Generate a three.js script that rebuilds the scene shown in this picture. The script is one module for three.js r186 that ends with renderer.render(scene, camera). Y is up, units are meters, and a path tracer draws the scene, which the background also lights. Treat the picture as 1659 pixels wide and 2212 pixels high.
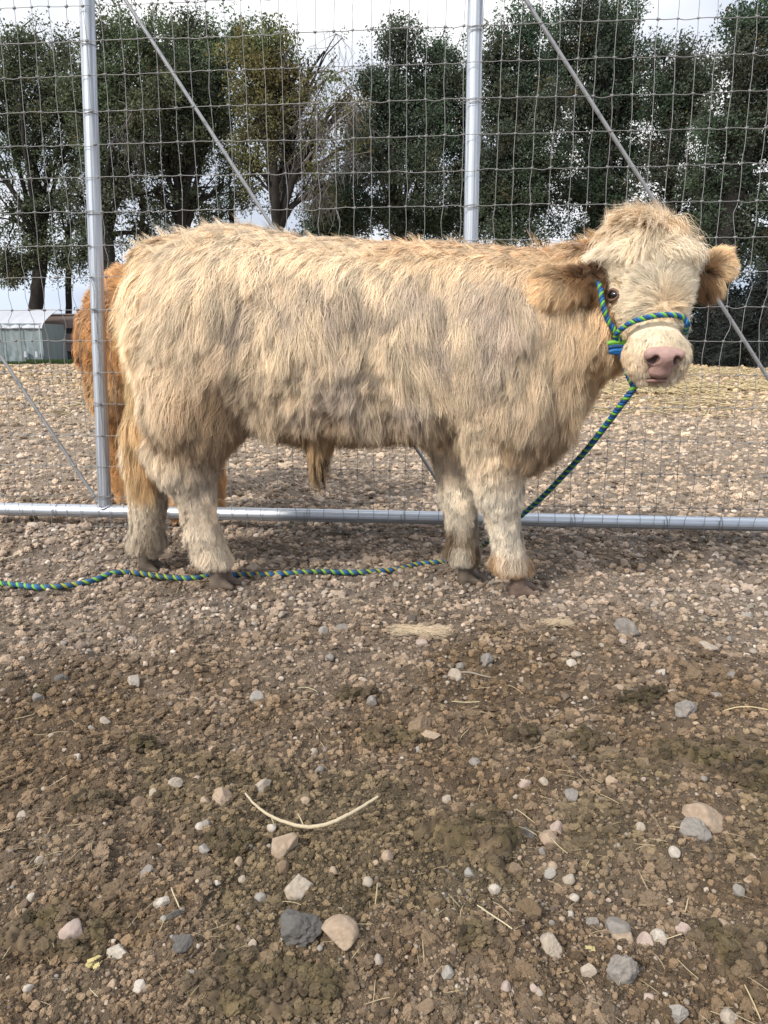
import * as THREE from 'three';
import { mergeGeometries, mergeVertices } from 'three/addons/utils/BufferGeometryUtils.js';

// ---------------------------------------------------------------- camera, sky, sun, exposure
const scene = new THREE.Scene();
const EYE = 0.88, PITCH = 12.94 * Math.PI / 180, FOCAL = 731;          // metres, radians, pixels of a 1024 px tall frame
const camera = new THREE.PerspectiveCamera(70.0, 768 / 1024, 0.05, 600);
camera.position.set(0, EYE, 0);
camera.rotation.set(-PITCH, 0, 0);

const renderer = new THREE.WebGLRenderer({ antialias: true });
renderer.toneMapping = THREE.LinearToneMapping;
renderer.toneMappingExposure = 1.4;
renderer.shadowMap.enabled = true;

const sunDir = new THREE.Vector3(-0.60, 0.74, 0.50).normalize();        // towards the sun, veiled by thin cloud
const sun = new THREE.DirectionalLight(new THREE.Color(1.0, 0.93, 0.82), 2.6);
sun.position.copy(sunDir).multiplyScalar(30);
sun.target.position.set(0, 0, -3);
sun.castShadow = true;
sun.shadow.radius = 14;
sun.shadow.mapSize.set(2048, 2048);
Object.assign(sun.shadow.camera, { left: -12, right: 12, top: 12, bottom: -12, near: 1, far: 80 });
scene.add(sun, sun.target);

// ---------------------------------------------------------------- random numbers and noise
function rng(seed) {
  let a = seed >>> 0;
  return () => { a = (a + 0x6d2b79f5) | 0; let t = Math.imul(a ^ (a >>> 15), 1 | a); t = (t + Math.imul(t ^ (t >>> 7), 61 | t)) ^ t; return ((t ^ (t >>> 14)) >>> 0) / 4294967296; };
}
const PERM = new Uint8Array(512);
{
  const r = rng(77), p = Array.from({ length: 256 }, (_, i) => i);
  for (let i = 255; i > 0; i--) { const j = Math.floor(r() * (i + 1)); [p[i], p[j]] = [p[j], p[i]]; }
  for (let i = 0; i < 512; i++) PERM[i] = p[i & 255];
}
const grad = (h, x, y, z) => { h &= 15; const u = h < 8 ? x : y, v = h < 4 ? y : h === 12 || h === 14 ? x : z; return ((h & 1) ? -u : u) + ((h & 2) ? -v : v); };
function noise(x, y, z) {
  const X = Math.floor(x), Y = Math.floor(y), Z = Math.floor(z);
  x -= X; y -= Y; z -= Z;
  const u = x * x * x * (x * (x * 6 - 15) + 10), v = y * y * y * (y * (y * 6 - 15) + 10), w = z * z * z * (z * (z * 6 - 15) + 10);
  const a = PERM[X & 255] + (Y & 255), b = PERM[(X + 1) & 255] + (Y & 255), zi = Z & 255, zj = (Z + 1) & 255;
  const P = (k, zz) => PERM[(PERM[k & 255] + zz) & 511];
  const l = (t, m, n) => m + t * (n - m);
  return l(w,
    l(v, l(u, grad(P(a, zi), x, y, z), grad(P(b, zi), x - 1, y, z)), l(u, grad(P(a + 1, zi), x, y - 1, z), grad(P(b + 1, zi), x - 1, y - 1, z))),
    l(v, l(u, grad(P(a, zj), x, y, z - 1), grad(P(b, zj), x - 1, y, z - 1)), l(u, grad(P(a + 1, zj), x, y - 1, z - 1), grad(P(b + 1, zj), x - 1, y - 1, z - 1))));
}
const fbm = (x, y, z, n) => { let s = 0, a = 1, f = 1; for (let i = 0; i < n; i++) { s += a * noise(x * f, y * f, z * f); a *= 0.5; f *= 2.03; } return s; };
const clamp = (x, a = 0, b = 1) => Math.min(b, Math.max(a, x));
const smooth = (a, b, x) => { const t = clamp((x - a) / (b - a)); return t * t * (3 - 2 * t); };
const lerp = (a, b, t) => a + (b - a) * t;
const mixc = (a, b, t) => [lerp(a[0], b[0], t), lerp(a[1], b[1], t), lerp(a[2], b[2], t)];
const V = (x, y, f) => new THREE.Vector3(x, y, -f);                     // f metres in front of the camera

// measured on the photograph (1659 x 2212 view of it): a point at distance f, on the ground, or on the fence
const RATIO = 768 / 1659;
function ray(dx, dy) {
  const cx = (dx * RATIO - 384) / FOCAL, cy = (512 - dy * RATIO) / FOCAL;
  return [cx, cy * Math.cos(PITCH) - Math.sin(PITCH), Math.cos(PITCH) + cy * Math.sin(PITCH)];
}
const D = (dx, dy, f) => { const r = ray(dx, dy), s = f / r[2]; return V(r[0] * s, EYE + r[1] * s, f); };
const G = (dx, dy, y = 0) => { const r = ray(dx, dy), s = (y - EYE) / r[1]; return V(r[0] * s, y, r[2] * s); };

// ---------------------------------------------------------------- overcast sky
{
  const W = 1024, H = 512, data = new Float32Array(W * H * 4);
  for (let j = 0; j < H; j++) {
    const el = ((j + 0.5) / H - 0.5) * Math.PI, ce = Math.cos(el), se = Math.sin(el);
    for (let i = 0; i < W; i++) {
      const az = ((i + 0.5) / W - 0.5) * 2 * Math.PI, x = Math.cos(az) * ce, z = Math.sin(az) * ce, o = (j * W + i) * 4;
      if (se < 0) { data[o] = 0.22; data[o + 1] = 0.19; data[o + 2] = 0.16; data[o + 3] = 1; continue; }
      const q = 1 / (se + 0.22), cl = fbm(x * q * 1.1 + 4, z * q * 1.1, se * 2.5, 5);
      const c = smooth(-0.42, 0.5, cl), base = lerp(0.78, 1.18, Math.pow(se, 0.75));
      const toSun = Math.max(0, x * sunDir.x + se * sunDir.y + z * sunDir.z), glow = 0.3 * Math.pow(toSun, 6);
      const low = smooth(0.20, 0.04, se), tint = mixc(mixc([0.80, 0.87, 1.0], [1.0, 0.995, 1.0], c), [0.66, 0.79, 1.0], low * 0.75);
      const L = 0.86 * base * lerp(0.84, 1.1, c) + glow;
      data[o] = tint[0] * L; data[o + 1] = tint[1] * L; data[o + 2] = tint[2] * L; data[o + 3] = 1;
    }
  }
  const t = new THREE.DataTexture(data, W, H, THREE.RGBAFormat, THREE.FloatType);
  t.mapping = THREE.EquirectangularReflectionMapping;
  t.magFilter = THREE.LinearFilter; t.minFilter = THREE.LinearFilter; t.wrapS = THREE.RepeatWrapping; t.needsUpdate = true;
  scene.background = t; scene.environment = t;
}

// ---------------------------------------------------------------- naming and small builders
const taken = new Map();
function numbered(name) { const n = taken.get(name) ?? 0; taken.set(name, n + 1); return n ? name + '_' + String(n).padStart(3, '0') : name; }
function tag(o, label, category, group, kind) {
  if (label) o.userData.label = label;
  if (category) o.userData.category = category;
  if (group) o.userData.group = group;
  if (kind) o.userData.kind = kind;
  return o;
}
function thing(name, label, category, at = [0, 0, 0], group) {
  const o = new THREE.Group(); o.name = numbered(name); o.position.set(...at); scene.add(o);
  return tag(o, label, category, group);
}
function part(name, geometry, material, parent) {
  const m = new THREE.Mesh(geometry, material); m.name = parent === scene ? numbered(name) : name; m.castShadow = m.receiveShadow = true; parent.add(m); return m;
}
function copies(name, geometry, material, list, parent, kind = 'stuff') {     // list of { m: Matrix4, c: [r, g, b] }
  const im = new THREE.InstancedMesh(geometry, material, list.length), col = new THREE.Color();
  list.forEach((e, i) => { im.setMatrixAt(i, e.m); if (e.c) im.setColorAt(i, col.setRGB(...e.c)); });
  im.name = name; im.castShadow = im.receiveShadow = true; im.userData.kind = kind; parent.add(im); return im;
}
const std = (o) => new THREE.MeshStandardMaterial(o), rgb = (r, g, b) => new THREE.Color().setRGB(r, g, b);

// a tube along points: radius(t, i), sides; parallel-transported, closed at both ends; colour(t) optional
function tube(pts, radius, sides = 6, color) {
  const n = pts.length, pos = [], nor = [], idx = [], col = [], tan = new THREE.Vector3(), side = new THREE.Vector3(), up = new THREE.Vector3(), v = new THREE.Vector3();
  for (let i = 0; i < n; i++) {
    tan.subVectors(pts[Math.min(i + 1, n - 1)], pts[Math.max(i - 1, 0)]).normalize();
    if (i === 0) side.set(Math.abs(tan.y) < 0.9 ? 0 : 1, Math.abs(tan.y) < 0.9 ? 1 : 0, 0);
    side.addScaledVector(tan, -side.dot(tan)).normalize(); up.crossVectors(tan, side);
    const t = i / (n - 1), r = typeof radius === 'function' ? radius(t, i) : radius, c = color && color(t);
    for (let k = 0; k < sides; k++) {
      const a = k / sides * 2 * Math.PI;
      v.set(0, 0, 0).addScaledVector(side, Math.cos(a)).addScaledVector(up, Math.sin(a));
      pos.push(pts[i].x + v.x * r, pts[i].y + v.y * r, pts[i].z + v.z * r); nor.push(v.x, v.y, v.z); if (c) col.push(...c);
      if (i < n - 1) { const a0 = i * sides + k, a1 = i * sides + (k + 1) % sides; idx.push(a0, a1, a0 + sides, a1, a1 + sides, a0 + sides); }
    }
  }
  for (const i of [0, n - 1]) { for (let k = 1; k < sides - 1; k++) { const b = i * sides; idx.push(...(i ? [b, b + k, b + k + 1] : [b, b + k + 1, b + k])); } }
  return geo(pos, idx, nor, col);
}
function geo(pos, idx, nor, col, uv) {
  const g = new THREE.BufferGeometry();
  g.setAttribute('position', new THREE.Float32BufferAttribute(pos, 3));
  if (col && col.length) g.setAttribute('color', new THREE.Float32BufferAttribute(col, 3));
  if (uv) g.setAttribute('uv', new THREE.Float32BufferAttribute(uv, 2));
  g.setIndex(idx);
  if (nor && nor.length) g.setAttribute('normal', new THREE.Float32BufferAttribute(nor, 3)); else g.computeVertexNormals();
  return g;
}
const curve = (pts, n) => { const c = new THREE.CatmullRomCurve3(pts, false, 'centripetal'); c.arcLengthDivisions = Math.max(200, pts.length * 24); return c.getSpacedPoints(n); };
const shift = (g, o) => g.translate(-o.x, -o.y, -o.z);

// a grainy tileable grey texture
function grain(size, periods, seed, lo, hi, sharp = 1) {
  const d = new Uint8Array(size * size * 4), R = 1 / (2 * Math.PI);
  for (let j = 0; j < size; j++) for (let i = 0; i < size; i++) {
    let s = 0, a = 1, tot = 0;
    for (const p of periods) {                                            // wrapped by blending four shifted samples
      const u = i / size, v = j / size, n = (x, y) => noise(x * p + seed, y * p + seed * 1.7, seed * 0.37);
      const e = 0.12, bx = smooth(1 - e, 1, u), by = smooth(1 - e, 1, v);
      s += a * lerp(lerp(n(u, v), n(u - 1, v), bx), lerp(n(u, v - 1), n(u - 1, v - 1), bx), by); tot += a; a *= 0.75;
    }
    const q = clamp(0.5 + sharp * s / tot), k = Math.round(255 * lerp(lo, hi, q)), o = (j * size + i) * 4;
    d[o] = d[o + 1] = d[o + 2] = k; d[o + 3] = 255;
  }
  const t = new THREE.DataTexture(d, size, size, THREE.RGBAFormat);
  t.wrapS = t.wrapT = THREE.RepeatWrapping; t.magFilter = THREE.LinearFilter; t.minFilter = THREE.LinearMipmapLinearFilter; t.generateMipmaps = true; t.needsUpdate = true;
  return t;
}

// ---------------------------------------------------------------- ground
const feet = [G(485, 1268), G(325, 1233), G(1013, 1258), G(1138, 1282)];
const mounds = [];                                                       // [x, z, radius, height] low rises of trampled soil
{
  const r = rng(5);
  for (let i = 0; i < 46; i++) { const q = G(r() * 1659, 1330 + r() * 900); mounds.push([q.x, q.z, 0.05 + r() * 0.1, (r() - 0.25) * 0.02]); }
}
function height(x, z, fine = 1) {
  const d = Math.hypot(x, z);
  let h = 0.018 * noise(x * 0.9, z * 0.9, 1.5) + 0.022 * noise(x * 2.7 + 9, z * 2.7, 4.2);
  if (d < 30) h += 0.022 * noise(x * 7, z * 7, 7.7);
  if (d < 12) { h += 0.014 * noise(x * 17, z * 17, 2.2); const n = noise(x * 34, z * 34, 8.2); h += 0.011 * (Math.abs(n) - 0.3 * n); }
  if (d < 6 && fine) { h += 0.0065 * Math.abs(noise(x * 75, z * 75, 3.1)) + 0.0042 * noise(x * 150, z * 150, 5.5); }
  if (d < 3) for (const m of mounds) { const q = ((x - m[0]) ** 2 + (z - m[1]) ** 2) / (m[2] * m[2]); if (q < 4) h += m[3] * Math.exp(-q * 1.6); }
  for (const p of feet) { const q = ((x - p.x) ** 2 + (z - p.z) ** 2) / 0.02; if (q < 4) h = lerp(h, 0.0, Math.exp(-q)); }
  if (d > 60) h += 0.5 * smooth(60, 200, d) * noise(x * 0.02, z * 0.02, 0.5);
  return h;
}
// colour of the soil there: brown trampled manure soil in front, grey pink dust by the fence, straw tan far off
const SOIL = [0.150, 0.104, 0.062], DUST = [0.35, 0.28, 0.222], OLIVE = [0.102, 0.076, 0.034], TAN = [0.44, 0.325, 0.185];
function soil(x, z) {
  const f = -z, n = fbm(x * 1.3, z * 1.3, 3.3, 4), n2 = fbm(x * 5 + 3, z * 5, 6.6, 3);
  let c = mixc(SOIL, DUST, clamp(smooth(1.35, 2.5, f) * 0.66 + 0.38 * n + 0.36 * n2 + 0.06));
  c = mixc(c, OLIVE, clamp(smooth(0.12, 0.5, n * 0.7 + n2 * 0.5 + 0.12 * noise(x * 0.8, z * 0.8, 9)) * 0.85 * (1 - smooth(1.9, 2.6, f)) * 0.8));
  c = mixc(c, [0.46, 0.365, 0.275], smooth(3.3, 4.6, f) * 0.85);
  const straw = smooth(6, 14, f) * clamp(0.45 + 0.9 * fbm(x * 0.35, z * 0.9, 1.1, 3) + 0.25 * smooth(1, 5, x));
  return mixc(c, TAN, clamp(straw));
}
{
  const pos = [], col = [], uv = [], idx = [], angles = [];
  const fineA = 0.0046, half = 0.86;
  for (let a = -half; a <= half; a += fineA) angles.push(a);
  for (let a = half + 0.06; a < 2 * Math.PI - half - 0.03; a += 0.12) angles.push(a);
  const radii = [0.03, 0.2]; for (let r = 0.36; r < 260; r *= r < 7 ? 1.0050 : 1.014) radii.push(r);
  const n = angles.length;
  for (const r of radii) for (const a of angles) {
    const x = Math.sin(a) * r, z = -Math.cos(a) * r, c = soil(x, z), k = 1 + 0.34 * noise(x * 60, z * 60, 1) + 0.3 * noise(x * 21, z * 21, 2) + 0.22 * noise(x * 130, z * 130, 3);
    const kk = k * (r < 9 ? 0.74 : 0.9); pos.push(x, height(x, z), z); col.push(c[0] * kk, c[1] * kk, c[2] * kk); uv.push(x / 0.6, z / 0.6);
  }
  for (let i = 0; i < radii.length - 1; i++) for (let j = 0; j < n; j++) { const a = i * n + j, b = i * n + (j + 1) % n; idx.push(a, a + n, b, b, a + n, b + n); }
  const g = geo(pos, idx, null, col, uv);
  if (g.attributes.normal.getY(n * 20 + 5) < 0) { const I = g.index.array; for (let i = 0; i < I.length; i += 3) { const t = I[i]; I[i] = I[i + 1]; I[i + 1] = t; } g.computeVertexNormals(); }
  const map = grain(1024, [9, 23, 61, 140, 290], 3.3, 0.5, 1.0, 1.5); map.colorSpace = THREE.NoColorSpace;
  const bump = grain(1024, [40, 90, 200, 340], 8.1, 0, 1, 1.4);
  tag(part('ground', g, std({ vertexColors: true, map, bumpMap: bump, bumpScale: 0.006, roughness: 1, metalness: 0 }), scene), 'bare trampled dirt ground of the pen', 'ground', null, 'structure');
}

// ---------------------------------------------------------------- wire mesh fence on a galvanised pipe frame
const fenceA = G(0, 1103, 0.09), fenceB = G(1659, 1137, 0.09);
const along = fenceB.clone().sub(fenceA).setY(0), fenceLen = along.length(); along.normalize();
const fenceN = new THREE.Vector3(-along.z, 0, along.x); if (fenceN.z < 0) fenceN.negate();   // towards the camera
const FP = (dx, dy, off = 0) => {                                        // where the sight line meets the fence plane: [metres along, height]
  const r = ray(dx, dy), d = new THREE.Vector3(r[0], r[1], -r[2]), o = new THREE.Vector3(0, EYE, 0), a = fenceA.clone().addScaledVector(fenceN, off);
  const t = a.clone().sub(o).dot(fenceN) / d.dot(fenceN), p = o.addScaledVector(d, t);
  return [p.clone().sub(a).dot(along), p.y];
};
const FW = (s, y, off = 0) => new THREE.Vector3(fenceA.x + along.x * s + fenceN.x * off, y, fenceA.z + along.z * s + fenceN.z * off);
{
  const origin = FW(fenceLen / 2, 0);
  const fence = thing('wire_fence', 'galvanised pipe frame fence filled with rectangular wire mesh behind the cream calf', 'fence', origin.toArray());
  // metal with streaks and spangle
  const zmap = grain(512, [10, 26, 60, 130], 5.7, 0.42, 1, 1.7), zr = grain(512, [5, 12, 50], 2.7, 0.3, 0.62, 1.3);
  zmap.repeat.set(2, 0.22); zr.repeat.set(2, 0.4);
  const zinc = std({ color: rgb(0.74, 0.80, 0.88), metalness: 0.7, roughness: 1, roughnessMap: zr, map: zmap });
  const wireM = std({ color: rgb(0.28, 0.28, 0.28), metalness: 0.3, roughness: 0.55 });
  const rodM = std({ color: rgb(0.34, 0.35, 0.365), metalness: 0.5, roughness: 0.5 });
  const rustM = std({ color: rgb(0.20, 0.185, 0.17), metalness: 0.3, roughness: 0.6 });
  const R = 0.031, RO = -0.034;                                          // pipe radius; pipes stand behind the mesh
  const pipe = (a, b, r, name, mt = zinc) => {
    const len = a.distanceTo(b), g = new THREE.CylinderGeometry(r, r, len, 28, 24, false);
    g.applyQuaternion(new THREE.Quaternion().setFromUnitVectors(new THREE.Vector3(0, 1, 0), b.clone().sub(a).normalize()));
    g.translate((a.x + b.x) / 2, (a.y + b.y) / 2, (a.z + b.z) / 2); return part(name, shift(g, origin), mt, fence);
  };
  const ext = 1.6;
  const railY = 0.09;
  pipe(FW(-ext, railY, RO), FW(fenceLen + ext, railY, RO), R, 'bottom_rail');
  pipe(FW(-ext, 2.46, RO), FW(fenceLen + ext, 2.46, RO), R, 'top_rail');
  const P1a = FP(227, 1100, RO), P1b = FP(187.5, 0, RO), P2a = FP(1017, 510, RO), P2b = FP(1027, 0, RO);
  const post = (lo, hi) => { const k = (hi[0] - lo[0]) / (hi[1] - lo[1]), at = (y) => FW(lo[0] + k * (y - lo[1]), y, RO); return [at(railY + R * 0.9), at(2.46 - R * 0.9)]; };
  const post1 = post(P1a, P1b), post2 = post(P2a, P2b);
  pipe(...post1, R, 'post'); pipe(...post2, R, 'post');
  pipe(FW(-1.55, railY + R * 0.9, RO), FW(-1.55, 2.43, RO), R, 'post'); pipe(FW(fenceLen + 1.2, railY + R * 0.9, RO), FW(fenceLen + 1.2, 2.43, RO), R, 'post');
  for (const p of [post1[0], post2[0]]) {                                // weld beads at the feet of the posts
    const pts = []; for (let i = 0; i <= 40; i++) { const a = i / 40 * 2 * Math.PI; pts.push(new THREE.Vector3(p.x + Math.cos(a) * (R + 0.001) * along.x - Math.sin(a) * fenceN.x * R, railY + R + 0.002 - 0.014 * Math.sin(a) ** 2 + 0.0015 * Math.sin(i * 2.9), p.z + Math.cos(a) * (R + 0.001) * along.z - Math.sin(a) * fenceN.z * R)); }
    part('weld_bead', shift(tube(pts, 0.005, 6), origin), zinc, fence);
  }
  const rod = (a, b) => pipe(a, b, 0.0078, 'brace_rod', rodM);
  const toFoot = (q, foot) => rod(q, foot);
  const up = (dx1, dy1, dx2, dy2) => { const a = FP(dx1, dy1, RO), b = FP(dx2, dy2, RO), k = (b[0] - a[0]) / (b[1] - a[1]), at = (y) => FW(a[0] + k * (y - a[1]), y, RO - 0.012); return [at(2.44), at(railY + R + 0.012)]; };
  rod(...up(0, 772, 213, 1090)); rod(...up(270, 0, 575, 470)); rod(...up(1138, 0, 1420, 440));
  // the mesh
  const left = [97, 170, 245, 318, 389, 462, 532, 601.5, 671, 737.6, 804, 871.5, 938, 1004, 1070, 1131].map((y) => FP(0, y)[1]);
  const rows = [...left.reverse()]; rows.unshift();
  const gap = rows[rows.length - 1] - rows[rows.length - 2];
  for (let i = 1; i <= 3; i++) rows.push(rows[15] + gap * i);
  const r = rng(404), s0 = -1.45, s1 = fenceLen + 1.15;
  const stayS = []; const st0 = FP(100 * 0.3418, 1004)[0], step = (FP(478 * 0.3418, 1004)[0] - st0) / 4;
  for (let k = -40; k < 90; k++) { const s = st0 + k * step; if (s > s0 && s < s1) stayS.push(s + (r() - 0.5) * 0.008); }
  const sag = (s, i) => 0.006 * noise(s * 1.7, i * 3.1, 2.2) + 0.003 * noise(s * 6, i * 5.3, 1.2) + (i === 0 ? 0.012 * noise(s * 1.1, 0.4, 8) : 0);
  const bulge = (s, y) => 0.012 * noise(s * 1.4, y * 1.4, 5) + 0.004 * noise(s * 5, y * 5, 9);
  const drift = (s, y) => 0.012 * noise(s * 2.2, y * 1.9, 7.7);
  // knots: [s, y] of every crossing
  const knot = rows.map((y, i) => stayS.map((s) => { const ss = s + drift(s, y) + (r() - 0.5) * 0.005; return FW(ss, y + sag(ss, i), 0.006 + bulge(ss, y)); }));
  rows.forEach((y, i) => {
    const ctrl = []; 
    knot[i].forEach((k, j) => { ctrl.push(k.clone()); const nx = knot[i][j + 1]; if (nx) { const m = k.clone().lerp(nx, 0.35 + r() * 0.3); m.y += (r() - 0.62) * 0.009 * (r() < 0.4 ? 1.4 : 0.5); ctrl.push(m); } });
    part('line_wire', shift(tube(curve(ctrl, ctrl.length * 2), i === 0 || i === 15 ? 0.0017 : 0.00138, 5), origin), i < 2 ? rustM : wireM, fence);
  });
  stayS.forEach((s, j) => {
    const ctrl = [];
    for (let i = 0; i < rows.length; i++) {
      const k = knot[i][j]; ctrl.push(k.clone());
      if (i < rows.length - 1) {
        const nx = knot[i + 1][j], y = (k.y + nx.y) / 2, rub = 0.25 + 0.9 * smooth(0.5, 0.8, y) * (1 - smooth(1.15, 1.6, y)) + (i === 0 ? 0.7 : 0);
        const b = (r() - 0.5) * 0.034 * rub * (r() < 0.55 ? 0.5 : 1.2), h = 0.3 + r() * 0.4;
        for (const t of [0.18, h, 0.84]) { const m = k.clone().lerp(nx, t), w = t === h ? 1 : 0.35; m.addScaledVector(along, b * w); m.addScaledVector(fenceN, (r() - 0.5) * 0.006); ctrl.push(m); }
      }
    }
    part('stay_wire', shift(tube(curve(ctrl, ctrl.length * 2), 0.00128, 5), origin), wireM, fence);
  });
  // a fixed-knot clip round every crossing
  const wrap = []; for (let i = 0; i <= 26; i++) { const a = i / 26 * 2.2 * 2 * Math.PI; wrap.push(new THREE.Vector3(-0.005 + i / 26 * 0.010, Math.cos(a) * 0.0033, Math.sin(a) * 0.0033)); }
  const clip = mergeGeometries([tube(wrap, 0.0013, 5), new THREE.SphereGeometry(0.0036, 8, 6).scale(1.15, 1, 0.8)].map((g) => { g.deleteAttribute('uv'); return g; }));
  const list = [], q = new THREE.Quaternion(), turn = new THREE.Quaternion().setFromUnitVectors(new THREE.Vector3(1, 0, 0), along);
  for (const row of knot) for (const k of row) { q.setFromAxisAngle(new THREE.Vector3(0, 0, 1), (r() - 0.5) * 0.7).premultiply(turn); list.push({ m: new THREE.Matrix4().compose(k.clone().sub(origin), q, new THREE.Vector3(1, 1, 1).multiplyScalar(1.0 + r() * 0.4)) }); }
  copies('wire_knot', clip, wireM, list, fence);
  // wire ties round the posts and the rail
  const tie = (c, axis, rad) => { const u = new THREE.Vector3().crossVectors(axis, fenceN).normalize(), pts = []; for (let i = 0; i <= 34; i++) { const a = -0.6 + i / 34 * (2 * Math.PI + 1.1); pts.push(c.clone().addScaledVector(fenceN, Math.cos(a) * rad).addScaledVector(u, Math.sin(a) * rad).addScaledVector(axis, (i / 34 - 0.5) * 0.016)); } part('wire_tie', shift(tube(pts, 0.0014, 5), origin), wireM, fence); };
  for (const [lo, hi] of [post1, post2]) { const ax = hi.clone().sub(lo).normalize(); for (const i of [1, 4, 7, 10, 13, 15]) { const y = rows[i], c = lo.clone().lerp(hi, (y - lo.y) / (hi.y - lo.y)); tie(c, ax, R + 0.004); } }
  for (const dx of [118, 410, 660, 870, 1240, 1440, 1560]) { const s = FP(dx, 1115)[0]; tie(FW(s, railY, RO), along, R + 0.004); }
}

// ---------------------------------------------------------------- rocks
function rockShape(seed, detail, sx, sy, sz, cuts, rough, round) {
  const r = rng(seed), planes = [];
  for (let i = 0; i < cuts; i++) { const n = new THREE.Vector3(r() * 2 - 1, r() * 2 - 1, r() * 2 - 1).normalize(); planes.push([n, 0.5 + r() * 0.4]); }
  let g = new THREE.IcosahedronGeometry(1, detail); g.deleteAttribute('normal'); g.deleteAttribute('uv'); g = mergeVertices(g, 1e-4);
  const p = g.attributes.position, v = new THREE.Vector3(), col = [];
  for (let i = 0; i < p.count; i++) {
    v.fromBufferAttribute(p, i).normalize();
    let d = 1; for (const [n, k] of planes) { const c = v.dot(n); if (c > 0.05) { const q = k / c; const h = clamp(0.5 + 0.5 * (d - q) / round); d = lerp(d, q, h) - round * h * (1 - h); } }
    d += rough * (fbm(v.x * 2.4 + seed, v.y * 2.4, v.z * 2.4, 3) * 0.6 + 0.35 * noise(v.x * 9, v.y * 9 + seed, v.z * 9));
    p.setXYZ(i, v.x * d * sx, v.y * d * sy, v.z * d * sz);
    const m = 1 + 0.22 * fbm(v.x * 3 + seed, v.y * 3, v.z * 3, 4) + 0.12 * noise(v.x * 14, v.y * 14, v.z * 14 + seed), w = 0.04 * noise(v.x * 2, v.y * 2 + seed, v.z * 2);
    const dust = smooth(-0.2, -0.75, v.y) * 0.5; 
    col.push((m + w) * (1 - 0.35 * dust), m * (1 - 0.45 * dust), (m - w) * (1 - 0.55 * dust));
  }
  g.setAttribute('color', new THREE.Float32BufferAttribute(col, 3)); g.computeVertexNormals();
  return g;
}
const rockBump = grain(512, [20, 50, 120], 1.9, 0, 1, 1.3);
const C = { white: [0.42, 0.375, 0.32], pale: [0.33, 0.28, 0.225], tan: [0.33, 0.25, 0.18], grey: [0.215, 0.195, 0.175], blue: [0.27, 0.25, 0.225], dark: [0.105, 0.098, 0.09], brown: [0.19, 0.135, 0.088], pink: [0.35, 0.275, 0.235], clod: [0.13, 0.09, 0.052] };
const rockMats = {}; for (const k in C) rockMats[k] = std({ color: rgb(...C[k]), vertexColors: true, roughness: 0.95 });
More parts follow.
